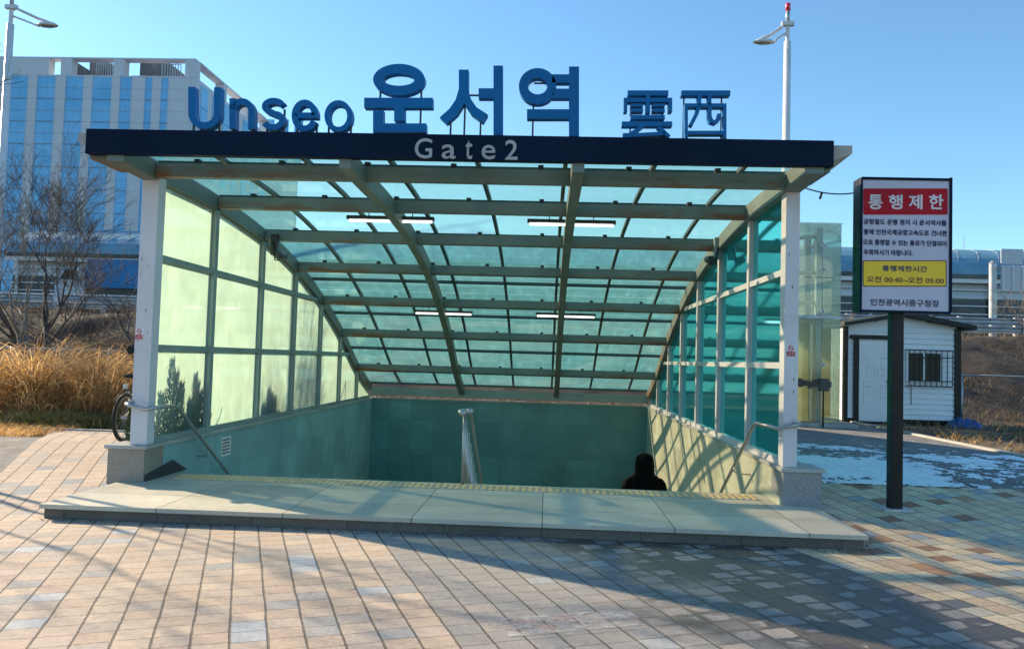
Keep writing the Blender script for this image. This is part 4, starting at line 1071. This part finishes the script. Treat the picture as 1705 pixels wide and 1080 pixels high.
# guard rails
def guardrail(x0, x1, Y, z0, label):
    t = thing('guard_rail', ((x0+x1)/2, Y, z0), label, 'guard rail', 'guard rails along the highway')
    x = x0
    while x <= x1:
        mb = MB(); mb.box(x-.07, x+.07, Y+.02, Y+.16, z0-.1, z0+.76); mb.build('post', 'lamp_paint', t); x += 2.0
    for zc in (.30, .60):
        mb = MB(); pr_ = [(-.03, -.13), (-.09, -.08), (-.03, -.02), (-.03, .02), (-.09, .08), (-.03, .13), (.0, .13), (.0, -.13)]
        mb.prism([(Y+a, z0+zc+c_) for a, c_ in pr_], 'x', x0-.5, x1+.5); mb.build('beam', 'galv', t)
    x = x0+.0
    while x <= x1:
        mb = MB(); mb.box(x+.15, x+.55, Y-.115, Y-.095, z0+.15, z0+.74); mb.build('reflector_panel', 'lamp_paint', t); x += 4.0
guardrail(-27, -9, 29.25, 2.9, 'grey steel guard rail on top of the left bank')
guardrail(9, 27, 29.25, 2.9, 'grey steel guard rail on top of the right bank')
# wire fences
def fence(x0, x1, Y, zt, sp, label, ydir=0):
    t = thing('wire_fence', ((x0+x1)/2, Y, GZ), label, 'fence', 'wire fences below the banks')
    n = int((x1-x0)/sp)
    for i in range(n+1):
        x = x0+i*sp; mb = MB(); mb.tube([(x, Y, GZ-.05), (x, Y, zt+.04)], .025, 8); mb.build('post', 'galv', t, smooth=True)
    mb = MB(); mb.tube([(x0, Y, zt), (x0+n*sp, Y, zt)], .02, 8); mb.build('top_rail', 'galv', t, smooth=True)
    mb = MB(); q = x0
    while q < x0+n*sp:
        mb.tube([(q, Y, GZ+.05), (q+(zt-GZ-.05)*.9, Y, zt)], .0013, 3, False); mb.tube([(q+(zt-GZ-.05)*.9, Y, GZ+.05), (q, Y, zt)], .0013, 3, False); q += .14
    mb.build('mesh', 'dark_metal', t)
fence(-20, -5.2, 18.3, at(100, 581, 18.3).z, 2.4, 'low wire fence behind the golden reeds at the left')
fence(at(1602, 640, 20.9).x, 24, 20.9, at(1602, 624, 20.9).z, 2.4, 'low wire fence with grey posts right of the booth')

# ================================================================ LORRY
ty = 40.0; t0 = at(145, 430, ty); t1 = at(145, 479, ty); rz0 = 2.82
LR = thing('lorry', (t0.x+3, ty+1.2, rz0), 'lorry with a bright blue canvas cargo box on the highway', 'lorry')
mb = MB(); mb.box(t0.x, t0.x+6.5, ty, ty+2.4, t1.z, t0.z); mb.build('cargo_box', 'canvas_blue', LR, bevel=.05)
mb = MB(); mb.box(t0.x-1.2, t0.x+6.4, ty+.2, ty+2.2, t1.z-.32, t1.z-.004); mb.build('chassis', 'dark_metal', LR)
mb = MB(); mb.prism([(t0.x-1.75, t1.z-.5), (t0.x-.12, t1.z-.5), (t0.x-.12, t1.z+1.05), (t0.x-1.25, t1.z+1.1), (t0.x-1.65, t1.z+.45), (t0.x-1.75, t1.z+.3)], 'y', ty+.1, ty+2.2); cab_ = mb.build('cab', 'hall_wall', LR, bevel=.05)
mb = MB(); mb.prism([(t0.x-1.5, t1.z+.42), (t0.x-.7, t1.z+.42), (t0.x-.7, t1.z+.95), (t0.x-1.2, t1.z+.95)], 'y', ty+.085, ty+.099); mb.build('side_window', 'window_dark', cab_)
for x in (t0.x-1.1, t0.x+3.8, t0.x+5.0):
    for yy in (ty+.15, ty+1.9):
        mb = MB(); mb.tube([(x, yy, rz0+.48), (x, yy+.28, rz0+.48)], .48, 20); wh = mb.build('wheel', 'rubber', LR)
        mb = MB(); mb.tube([(x, yy-.012, rz0+.48), (x, yy-.001, rz0+.48)], .24, 16); mb.build('rim', 'galv', wh)

# ================================================================ STATION HALL (long barrel roof)
HY = 60.0; ze = at(1650, 459, HY).z; hx0, hx1 = at(20, 425, HY).x, 62
HL = thing('station_hall', (0, HY+7, 3), 'long low station hall with an arched ribbed roof behind the highway', 'building')
mb = MB(); n = 18; Rw, Rh = 8.0, 2.9
for x in (hx0, hx1):
    for i in range(n+1):
        a = math.pi*i/n; mb.v.append((x, HY+Rw-Rw*math.cos(a), ze+Rh*math.sin(a)))
for i in range(n): mb.f.append((i, i+1, n+2+i, n+1+i))
mb.f += [tuple(range(n+1))[::-1], tuple(range(n+1, 2*n+2))]
b = NB('hall_roof'); v = b.obj(); b.color(b.mix(b.mr(b.noise(v, .5, 4), .3, .7), (.10, .24, .33), (.15, .31, .42))); b.b.inputs['Roughness'].default_value = .45; M['hall_roof'] = b.m
hr = mb.build('roof', 'hall_roof', HL, smooth=False)
for dirn in (1,):
    x = hx0+.3; mb = MB()
    while x < hx1-3:
        mb.tube([(x+1.4*math.sin(math.pi*i/12/1)*1.0+i*.25, HY+Rw-(Rw+.02)*math.cos(math.pi*i/12), ze+(Rh+.02)*math.sin(math.pi*i/12)) for i in range(7)], .025, 4, False); x += 1.5
    mb.build('ribs', 'galv', hr)
mb = MB(); mb.box(hx0-.3, hx1, HY-.5, HY+.0, ze-.28, ze+.02); mb.build('eave', 'hall_dark', HL)
mb = MB(); mb.box(hx0-.3, hx1, HY-.4, HY-.1, ze-.62, ze-.30); mb.build('eave_band', 'lamp_paint', HL)
mb = MB(); mb.box(hx0, hx1, HY+.3, HY+15.5, 3, ze-.05); mb.build('wall', 'hall_wall', HL)
for (za, zb_, mt, nm) in ((ze-1.70, ze-1.62, 'lamp_paint', 'rail'), (ze-3.6, ze-1.78, 'hall_dark', 'window_band'), (ze-4.6, ze-3.75, 'hall_dark', 'window_band'), (3.2, ze-4.75, 'hall_dark', 'window_band')):
    mb = MB(); mb.box(hx0, hx1, HY+.2, HY+.298, za, zb_); mb.build(nm, mt, HL)
for zz in (ze-1.1, ze-2.3, ze-2.9, ze-4.2):
    mb = MB(); mb.box(hx0, hx1, HY+.05, HY+.15, zz-.04, zz+.04); mb.build('rail', 'lamp_paint', HL)
x = hx0+.5
while x < hx1:
    if x < -15 or x > 18: mb = MB(); mb.box(x-.12, x+.12, HY-.05, HY+.045, 3, ze-.3); mb.build('column', 'galv', HL)
    x += 4.4
mb = MB(); p_ = at(1605, 418, 68); mb.tube([(p_.x, 68, p_.z-1), (p_.x, 68, p_.z+1.2)], .03, 5); p_ = at(1617, 418, 68); mb.build('aerial', 'galv', HL)

# road sign seen from behind
gx = at(1653, 500, 32); GS = thing('road_sign', (gx.x, 32, 2.82), 'back of a grey road sign on a thick post beyond the right guard rail', 'road sign')
zt = at(1653, 439, 32).z; mb = MB(); mb.tube([(gx.x, 32, 2.8), (gx.x, 32, zt)], .14, 16); mb.tube([(gx.x, 32, zt), (gx.x, 32, zt+.12)], [.16, .05], 16); mb.build('post', 'galv', GS, smooth=False)
for py in (448, 478):
    q = at(1653, py, 32); mb = MB(); mb.tube([(gx.x, 32, q.z), (gx.x+3.2, 32, q.z+.1)], .055, 10); mb.build('arm', 'galv', GS, smooth=True)
a = at(1668, 418, 31.8); c_ = at(1703, 484, 31.8)
mb = MB(); mb.box(a.x, a.x+2.4, 31.84, 31.88, c_.z, a.z-.55); pn = mb.build('panel', 'hall_wall', GS)
mb = MB(); mb.box(a.x, a.x+.85, 31.84, 31.88, a.z-.5, a.z+.1); mb.build('panel', 'hall_wall', GS)
for i in range(7):
    mb = MB(); x = a.x+.06+i*.38; mb.box(x-.02, x+.02, 31.78, 31.838, c_.z, a.z-.56); mb.build('stiffener', 'lamp_paint', pn)

# ================================================================ OFFICE BLOCK
OY = 90.0
oxr = at(322, 200, OY).x; oxl = oxr-46; otop = at(322, 98, OY).z; ogl = at(200, 129, OY).z; odp = 25.0
OB = thing('office_building', ((oxr+oxl)/2, OY+odp/2, 0), 'pale office block with vertical blue glass strips and an open roof frame', 'building')
mb = MB(); mb.box(oxl, oxr, OY, OY+odp, 0, ogl+.2); mb.build('wall', 'office_white', OB)
def C1(x): return at(x/3.6, 129, OY).x
mb = MB(); bz = at(200, 103, OY).z
mb.box(oxl, oxr, OY-.05, OY+1.2, bz+.3, otop); mb.box(oxr-1.2, oxr+.05, OY+1.2, OY+odp, bz+.3, otop); mb.box(oxl, oxr, OY+odp-1.2, OY+odp, bz+.3, otop)
for x0, x1 in ((oxl*3.6, 0),): pass
prv = oxl
for a, c_ in ((290, 362), (428, 680), (742, 1108)):
    mb.box(prv, C1(a), OY-.04, OY+1.1, ogl+.2, bz+.3); prv = C1(c_)
mb.box(prv, oxr+.04, OY-.04, OY+1.1, ogl+.2, bz+.3)
for yy in (OY+8, OY+16, OY+odp-1): mb.box(oxr-1.1, oxr+.04, yy, yy+1.0, ogl+.2, bz+.3)
mb.build('roof_frame', 'office_white', OB)
for a, c_ in ((262, 340), (428, 545), (742, 925)): mb = MB(); mb.box(C1(a), C1(c_)-.3, OY+3.5, OY+9, ogl+.2, bz+1.45); mb.build('plant_room', 'plant_grey', OB)
mb = MB()
for a, c_ in ((500, 600), (905, 1020)):
    x0, x1 = C1(a), C1(c_); z0 = ogl+.2; z1 = ogl+2.6
    n = 7
    for i in range(n+1): x = x0+(x1-x0)*i/n; mb.box(x-.04, x+.04, OY+2.5, OY+2.6, z0, z1)
    for zz in (z0+.5, z1): mb.box(x0, x1, OY+2.5, OY+2.6, zz-.04, zz+.04)
mb.build('railing', 'galv', OB)
fl = 2.72; strips = [(-260, -170), (-80, 10), (80, 180), (240, 345), (410, 512), (570, 680), (735, 800), (885, 922), (980, 1020)]
proto = {}
for a, c_ in strips[1:]:
    for k in range(10):
        z1 = ogl-.1-k*fl; z0 = z1-fl+.10; mb = MB(); mb.box(C1(a)-.1, C1(c_)+.1, OY-.28, OY-.003, z0, z1)
        wn_ = mb.build('window', 'office_glass', OB)
for j in range(7):
    y0 = OY+1.6+j*3.3; wd = (1.9, 1.2)[j % 2]
    for k in range(4):
        z1 = ogl-.3-k*fl; mb = MB(); mb.box(oxr+.003, oxr+.10, y0, y0+wd, z1-fl+.1, z1); mb.build('window', 'office_glass', OB)
mb = MB(); z = ogl-.06-fl
for k in range(9): mb.box(oxl, oxr, OY-.012, OY-.002, z-.0, z+.03); z -= fl
mb.build('panel_joints', 'galv', OB)
prv = oxl
for a, c_ in strips[1:]+[(99999, 0)]:
    x1 = C1(a) if a < 9999 else oxr+.02
    mb = MB(); mb.box(prv+.05, x1-.05, OY-.38, OY-.013, 0, ogl+.1)
    if x1-prv > 1.2: mb.box(prv+.05, prv+.12, OY-.42, OY-.381, 0, ogl+.1); mb.box(x1-.12, x1-.05, OY-.42, OY-.381, 0, ogl+.1)
    mb.build('pier', 'office_white', OB); prv = C1(c_) if a < 9999 else 0
for a, c_ in strips[1:7]:
    xm_ = (C1(a)+C1(c_))/2; mb = MB(); mb.box(xm_-.03, xm_+.03, OY-.30, OY-.281, 0, ogl); mb.build('window_mullion', 'office_glass', OB)
mb = MB(); z = ogl-.1
while z > 1: mb.box(oxl, oxr, OY-.392, OY-.383, z, z+.035); z -= 1.36
mb.build('cladding_joints', 'galv', OB)
# lower wing behind, seen between the letters
a = at(440, 205, 120); WG = thing('office_wing', (a.x+8, 128, 0), 'lower rear wing of the office block behind the Latin letters', 'building')
mb = MB(); mb.box(oxr-2, at(440, 200, 118).x, 116, 135, 0, at(440, 195, 118).z); mb.build('wall', 'office_white', WG)
for i in range(3):
    for k in range(3):
        mb = MB(); x = oxr-1+i*2.2; z = at(440, 195, 118).z-1-k*3; mb.box(x, x+1.3, 115.9, 115.997, z-2.2, z); mb.build('window', 'office_glass', WG)

# ================================================================ BARE TREES
def bare_tree(x, y, z, h, seed, label, mat='bark', spread=.55, trunks=2, depth=6, r0=.09, group='bare trees around the entrance', twist=.35, name='bare_tree'):
    rr = random.Random(seed); T = thing(name, (x, y, z), label, 'tree', group)
    tb, br = MB(), MB()
    def grow(mb, p_, d, L, r_, lev):
        pts = [p_]; rs = [r_]; n = 4; dd = d.copy(); q = p_.copy()
        for i in range(n):
            dd = (dd+Vector((rr.gauss(0, .14), rr.gauss(0, .14), rr.gauss(.04, .07)))).normalized(); q = q+dd*L/n; pts.append(q.copy()); rs.append(r_*(1-.40*(i+1)/n))
        mb.tube(pts, rs, 7 if lev < 2 else (4 if lev < 4 else 3), cap=lev < 2)
        if lev >= depth: return
        k = rr.choice((2, 3, 3)) if lev > 0 else 3
        for j in range(k):
            t_ = rr.uniform(.45, 1.0) if j else 1.0; idx_ = t_*n; i0 = min(int(idx_), n-1); bp = pts[i0].lerp(pts[i0+1], idx_-i0)
            ax = dd.orthogonal().normalized(); ax.rotate(Matrix.Rotation(rr.random()*6.283, 3, dd)); nd = (dd+ax*spread*rr.uniform(.5, 1.35)+Vector((0, 0, .10))).normalized()
            grow(br, bp, nd, L*rr.uniform(.62, .86), max(.0042, rs[min(i0+1, n)]*rr.uniform(.55, .8)), lev+1)
    for k in range(trunks):
        a = k*math.pi*2/trunks+seed; grow(tb, Vector((x+.07*math.cos(a), y+.07*math.sin(a), z-.05)), Vector((twist*math.cos(a), twist*.5*math.sin(a), 1)).normalized(), h*.30, r0, 0)
    tb.build('trunk', mat, T, smooth=True); br.build('branches', mat, T, smooth=True)
    return T
p_ = at(70, 585, 19.2); bare_tree(p_.x, 19.2, GZ, 6.2, 5, 'largest bare tree, dark forked trunk, behind the golden reeds', spread=.6, trunks=3, r0=.085, depth=7)
p_ = at(36, 585, 17.9); bare_tree(p_.x, 17.9, GZ, 5.6, 21, 'slim pale bare tree left of the dark forked one', 'bark_pale', trunks=2, depth=6, r0=.07)
p_ = at(188, 580, 21); bare_tree(p_.x, 21, GZ, 3.6, 9, 'small thin sapling in front of the lorry, near the left post', 'bark_pale', trunks=1, depth=4, r0=.03, spread=.45, twist=.05)
p_ = at(235, 580, 24); bare_tree(p_.x, 24, 1.3, 6.0, 31, 'bare tree rising behind the left front post', trunks=2, depth=5, r0=.05)
p_ = at(1415, 545, 24.5); bare_tree(p_.x, 24.5, 1.4, 2.7, 13, 'low bare shrub behind the booth roof', 'bark_pale', trunks=3, depth=4, r0=.04, spread=.8)
p_ = at(1722, 560, 26.5); bare_tree(p_.x, 26.5, 2.2, 2.9, 17, 'bare shrub at the right edge before the road sign', 'bark_pale', trunks=3, depth=5, r0=.045, spread=.8)
# trees left of the picture whose shadows fall across the paving
bare_tree(-9.9, 10.7, gz(0, 10.7), 6.0, 41, 'bare street tree left of the picture by the pavement', spread=.55, trunks=1, r0=.11, twist=.05, depth=7)
bare_tree(-12.4, 8.4, gz(0, 8.4), 6.6, 43, 'second bare street tree left of the picture, nearer the viewer', spread=.5, trunks=1, r0=.11, twist=.05, depth=7)

# evergreen shrubs outside the left glass
def shrub(x, y, h, r_, seed, label):
    rr = random.Random(seed); T = thing('evergreen_shrub', (x, y, gz(0, y)), label, 'shrub', 'evergreen shrubs outside the left glass')
    mb = MB(); z0 = gz(0, y); mb.tube([(x, y, z0), (x, y, z0+h*.8)], [.025, .008], 6); mb.build('stem', 'bark', T)
    mb = MB()
    lobes = [(0, 1, .5), (-.5*r_, .72, .42), (.55*r_, .80, .40), (-.95*r_, .48, .34), (.95*r_, .52, .34), (.25*r_, .90, .3)]
    for i in range(3000):
        dy, fh, fr_ = rr.choice(lobes); t_ = rr.random()**.9; zz = z0+.08+t_*(h*fh-.1); rad = r_*fr_*(1-t_)**.75*rr.uniform(.2, 1)+.015; a = rr.random()*6.283
        c_ = Vector((x+min(.11, rad)*math.cos(a), y+dy*(.6+.4*t_)+rad*math.sin(a), zz)); d = Vector((math.cos(a)*.5, math.sin(a)*.7, rr.uniform(.6, 1.5))).normalized()*rr.uniform(.05, .12); e = d.orthogonal().normalized()*.010
        mb.add([c_-e, c_+e, c_+d+e*.2, c_+d-e*.2], [(0, 1, 2, 3)])
    mb.build('foliage', 'evergreen', T)
shrub(-4.80, 9.52, 1.42, .50, 3, 'taller dark shrub pressed against the first left pane')
shrub(-4.80, 10.18, 1.15, .30, 4, 'second dark shrub by the first left mullion')
shrub(-4.85, 12.95, .85, .5, 5, 'low rounded shrub outside the third left pane')

# ================================================================ BICYCLE
bw0 = Vector((-5.84, 10.75, gz(0, 10.75))); bdir = Vector((-.06, .998, 0)).normalized(); bsid = Vector((bdir.y, -bdir.x, 0))
BC = thing('bicycle', bw0, 'black mountain bicycle leaning outside the left glass wall', 'bicycle')
def bp(f_, z_, s_=0): return bw0+bdir*f_+bsid*s_+Vector((0, 0, z_))
def wheel(f_):
    mb = MB(); c_ = bp(f_, .34); n = 36; m_ = 8; Rr, rr_ = .315, .026
    for i in range(n):
        a = 6.2832*i/n; rad = bdir*math.cos(a)+Vector((0, 0, math.sin(a)))
        for k in range(m_): q = 6.2832*k/m_; mb.v.append(tuple(c_+rad*(Rr+rr_*math.cos(q))+bsid*rr_*math.sin(q)))
    for i in range(n):
        for k in range(m_): mb.f.append((i*m_+k, i*m_+(k+1) % m_, ((i+1) % n)*m_+(k+1) % m_, ((i+1) % n)*m_+k))
    wh = mb.build('wheel', 'rubber', BC, smooth=True)
    mb = MB(); n = 36
    for i in range(n):
        a = 6.2832*i/n; rad = bdir*math.cos(a)+Vector((0, 0, math.sin(a)))
        for rr2, s_ in ((.295, -.012), (.295, .012), (.275, .012), (.275, -.012)): mb.v.append(tuple(c_+rad*rr2+bsid*s_))
    for i in range(n):
        for k in range(4): mb.f.append((i*4+k, i*4+(k+1) % 4, ((i+1) % n)*4+(k+1) % 4, ((i+1) % n)*4+k))
    mb.build('rim', 'steel', wh)
    mb = MB()
    for i in range(24):
        a = 6.2832*i/24; rad = bdir*math.cos(a)+Vector((0, 0, math.sin(a))); mb.tube([c_+bsid*(.02 if i % 2 else -.02), c_+rad*.28], .0015, 3, False)
    mb.tube([c_-bsid*.05, c_+bsid*.05], .02, 10); mb.build('spokes', 'steel', wh)
wheel(0); wheel(1.02)
mb = MB()
bbk = bp(.42, .29); st_ = bp(.28, .75); hd1 = bp(.80, .80); hd0 = bp(.84, .66)
for a, c_, r_ in ((bbk, st_, .016), (st_, hd1, .017), (bbk, hd0, .02), (hd1, hd0, .02)): mb.tube([a, c_], r_, 8)
for s_ in (-.05, .05):
    mb.tube([bbk, bp(0, .34, s_)], .010, 6); mb.tube([st_, bp(0, .34, s_)], .009, 6); mb.tube([hd0, bp(.86, .6, s_), bp(1.02, .34, s_)], .014, 6)
mb.build('frame', 'black_metal', BC, smooth=True)
mb = MB(); mb.tube([st_, bp(.25, .88)], .014, 8); mb.build('seat_post', 'steel', BC, smooth=True)
mb = MB(); sv_ = []
for i in range(9):
    t_ = i/8; wdt = .085*(1-t_)**.7+.018; f_ = .10+t_*.29
    for k in range(10): a = 6.2832*k/10; sv_.append(bp(f_, .90+.03*math.sin(a)+.012*(1-t_), wdt*math.cos(a)))
mb.add(sv_, [(i*10+k, i*10+(k+1) % 10, (i+1)*10+(k+1) % 10, (i+1)*10+k) for i in range(8) for k in range(10)]+[tuple(range(10))[::-1], tuple(80+k for k in range(10))]); mb.build('saddle', 'rubber', BC, smooth=True)
mb = MB(); mb.tube([hd1, bp(.77, 1.02)], .013, 8); mb.tube([bp(.74, 1.06, -.30), bp(.79, 1.03, -.1), bp(.79, 1.03, .1), bp(.74, 1.06, .30)], .012, 8); mb.build('handlebar', 'black_metal', BC, smooth=True)
mb = MB(); mb.tube([bp(.75, 1.05, -.24), bp(.75, 1.22, -.30)], .005, 6); mb.tube([bp(.74, 1.28, -.31), bp(.755, 1.28, -.31)], .06, 16); mb.build('mirror', 'black_metal', BC)
mb = MB(); mb.tube([bp(.42, .29, -.06), bp(.42, .29, .06)], .09, 18); mb.tube([bp(.42, .29, .07), bp(.50, .14, .08)], .01, 6); mb.tube([bp(.42, .29, -.07), bp(.34, .44, -.08)], .01, 6); mb.box(bp(.50, .14).x-.05, bp(.50, .14).x+.12, bp(.5, .14).y-.03, bp(.5, .14).y+.04, bp(.5, .13).z, bp(.5, .155).z); mb.build('crankset', 'dark_metal', BC)
mb = MB(); mb.tube([bp(.1, .62), bp(.1, .70), bp(.0, .69)], .012, 6); mb.tube([bp(-.02, .74), bp(-.02, .80)], .035, 10); mb.build('rear_reflector', 'paper', BC)
mb = MB(); pts = [bp(.34*math.cos(a)*1.12, .34+.34*math.sin(a)*1.12) for a in [R(60+i*15) for i in range(7)]]; mb.tube(pts, .012, 6); mb.build('mudguard', 'rubber', BC, smooth=True)

# ================================================================ PERSON
PX = at(1074, 757, 12.6); px, py = PX.x, 12.6; foot = .14-.16*math.floor((12.6-9.36)/.30+1)+.06
hz_ = foot+1.74
def person():
    T = thing('person', (px, py, foot), 'person in a dark hooded padded coat walking down the stairs, seen from behind', 'person')
    V_ = []; E2 = []; Rr = []
    def j(x, y, z, r_, par=None, r2=None):
        V_.append((px+x, py+y, foot+z)); Rr.append((r_, r2 or r_));
        if par is not None: E2.append((par, len(V_)-1))
        return len(V_)-1
    pel = j(0, 0, .92, .15, None, .12)
    wa = j(0, 0, 1.06, .15, pel, .12); ch = j(0, .02, 1.24, .17, wa, .13); sh = j(0, .02, 1.38, .13, ch, .10); nk = j(0, .03, 1.47, .07, sh); hd = j(0, .05, 1.56, .085, nk, .10); tp_ = j(0, .05, 1.66, .075, hd, .09)
    for s_ in (-1, 1):
        a = j(s_*.16, .02, 1.33, .055, sh); b2 = j(s_*.235, .0, 1.24, .052, a); e_ = j(s_*.27, -.0, 1.08, .045, b2); w_ = j(s_*.25, .10, .87, .036, e_); h_ = j(s_*.245, .13, .79, .034, w_, .018)
        for q in range(4):
            f1 = j(s_*.245+.0, .105+q*.020, .745, .0095, h_); f2 = j(s_*.238, .112+q*.021, .710-.004*abs(q-1.3), .0088, f1); j(s_*.228, .115+q*.021, .685-.006*abs(q-1.3), .008, f2)
        t1_ = j(s_*.232, .165, .775, .010, h_); j(s_*.222, .182, .745, .009, t1_)
        th = j(s_*.09, 0, .86, .10, pel); kn = j(s_*.10, .10 if s_ > 0 else -.02, .50, .065, th); sy = .12 if s_ > 0 else -.10
        an = j(s_*.10, sy-.0, .12 if s_ > 0 else .10, .045, kn); ft = j(s_*.10, sy+.06, .045, .042, an, .035); j(s_*.10, sy+.18, .035, .035, ft, .028)
    me = bpy.data.meshes.new('body'); me.from_pydata(V_, E2, []); me.update()
    o = bpy.data.objects.new('body', me); COL.objects.link(o); o.parent = T; o.matrix_parent_inverse = world_of(T).inverted()
    sk = o.modifiers.new('skin', 'SKIN'); sk.use_smooth_shade = True
    if not me.skin_vertices: me.skin_vertices  # layer made by the modifier
    for i, d in enumerate(me.skin_vertices[0].data): d.radius = Rr[i]; d.use_root = (i == 0)
    ss = o.modifiers.new('sub', 'SUBSURF'); ss.levels = 2; ss.render_levels = 2
    me.materials.append(M['skin'])
    return T, o
def loft(mb, secs, n=24):
    k = len(mb.v)
    for (cx, cy, cz, rx, ry) in secs:
        for i in range(n): a = 6.2832*i/n; w_ = 1+.035*math.sin(a*5+cz*9)+.02*math.sin(cz*42+math.sin(a*2)*2); mb.v.append((px+cx+rx*math.cos(a)*w_, py+cy+ry*math.sin(a)*w_, foot+cz))
    for s_ in range(len(secs)-1):
        for i in range(n): mb.f.append((k+s_*n+i, k+s_*n+(i+1) % n, k+(s_+1)*n+(i+1) % n, k+(s_+1)*n+i))
    mb.f += [tuple(k+i for i in range(n))[::-1], tuple(k+(len(secs)-1)*n+i for i in range(n))]
PT, body = None, None
try:
    PT, body = person()
except Exception as ex:
    print('person skin failed', ex)
mb = MB()
loft(mb, [(0, 0, .62, .235, .20), (0, 0, .80, .24, .20), (0, 0, .98, .245, .19), (0, .01, 1.12, .25, .19), (0, .01, 1.24, .262, .185), (0, .01, 1.32, .262, .17), (0, .01, 1.375, .235, .15), (0, .02, 1.41, .19, .135), (0, .02, 1.44, .145, .125), (0, .03, 1.47, .12, .12)])
mb.build('coat', 'coat', PT, smooth=True)
for s_ in (-1, 1):
    mb = MB(); loft(mb, [(s_*.25, .09, .86, .052, .056), (s_*.265, .06, .93, .062, .066), (s_*.285, .0, 1.08, .075, .078), (s_*.28, .0, 1.2, .082, .088), (s_*.255, .01, 1.30, .085, .095), (s_*.215, .01, 1.365, .07, .085), (s_*.18, .01, 1.39, .03, .05)], 14); mb.build('sleeve', 'coat', PT, smooth=True)
    mb = MB(); sy = .12 if s_ > 0 else -.10; ky = .10 if s_ > 0 else -.02; loft(mb, [(s_*.10, sy, .10, .062, .07), (s_*.10, (sy+ky)/2, .30, .075, .08), (s_*.10, ky, .50, .085, .09), (s_*.095, ky*.4, .70, .10, .105)], 14); mb.build('trouser_leg', 'coat', PT, smooth=True)
    mb = MB(); mb.ball((px+s_*.10, py+sy+.07, foot+.05), .05, 12, 8, (1.0, 2.7, 1.0)); mb.build('shoe', 'rubber', PT, smooth=True)
mb = MB(); loft(mb, [(0, .03, 1.40, .16, .13), (0, .03, 1.46, .150, .14), (0, .035, 1.54, .152, .148), (0, .04, 1.62, .150, .145), (0, .04, 1.68, .138, .13), (0, .04, 1.73, .105, .10), (0, .035, 1.76, .045, .05)])
mb.build('hood', 'coat', PT, smooth=True)
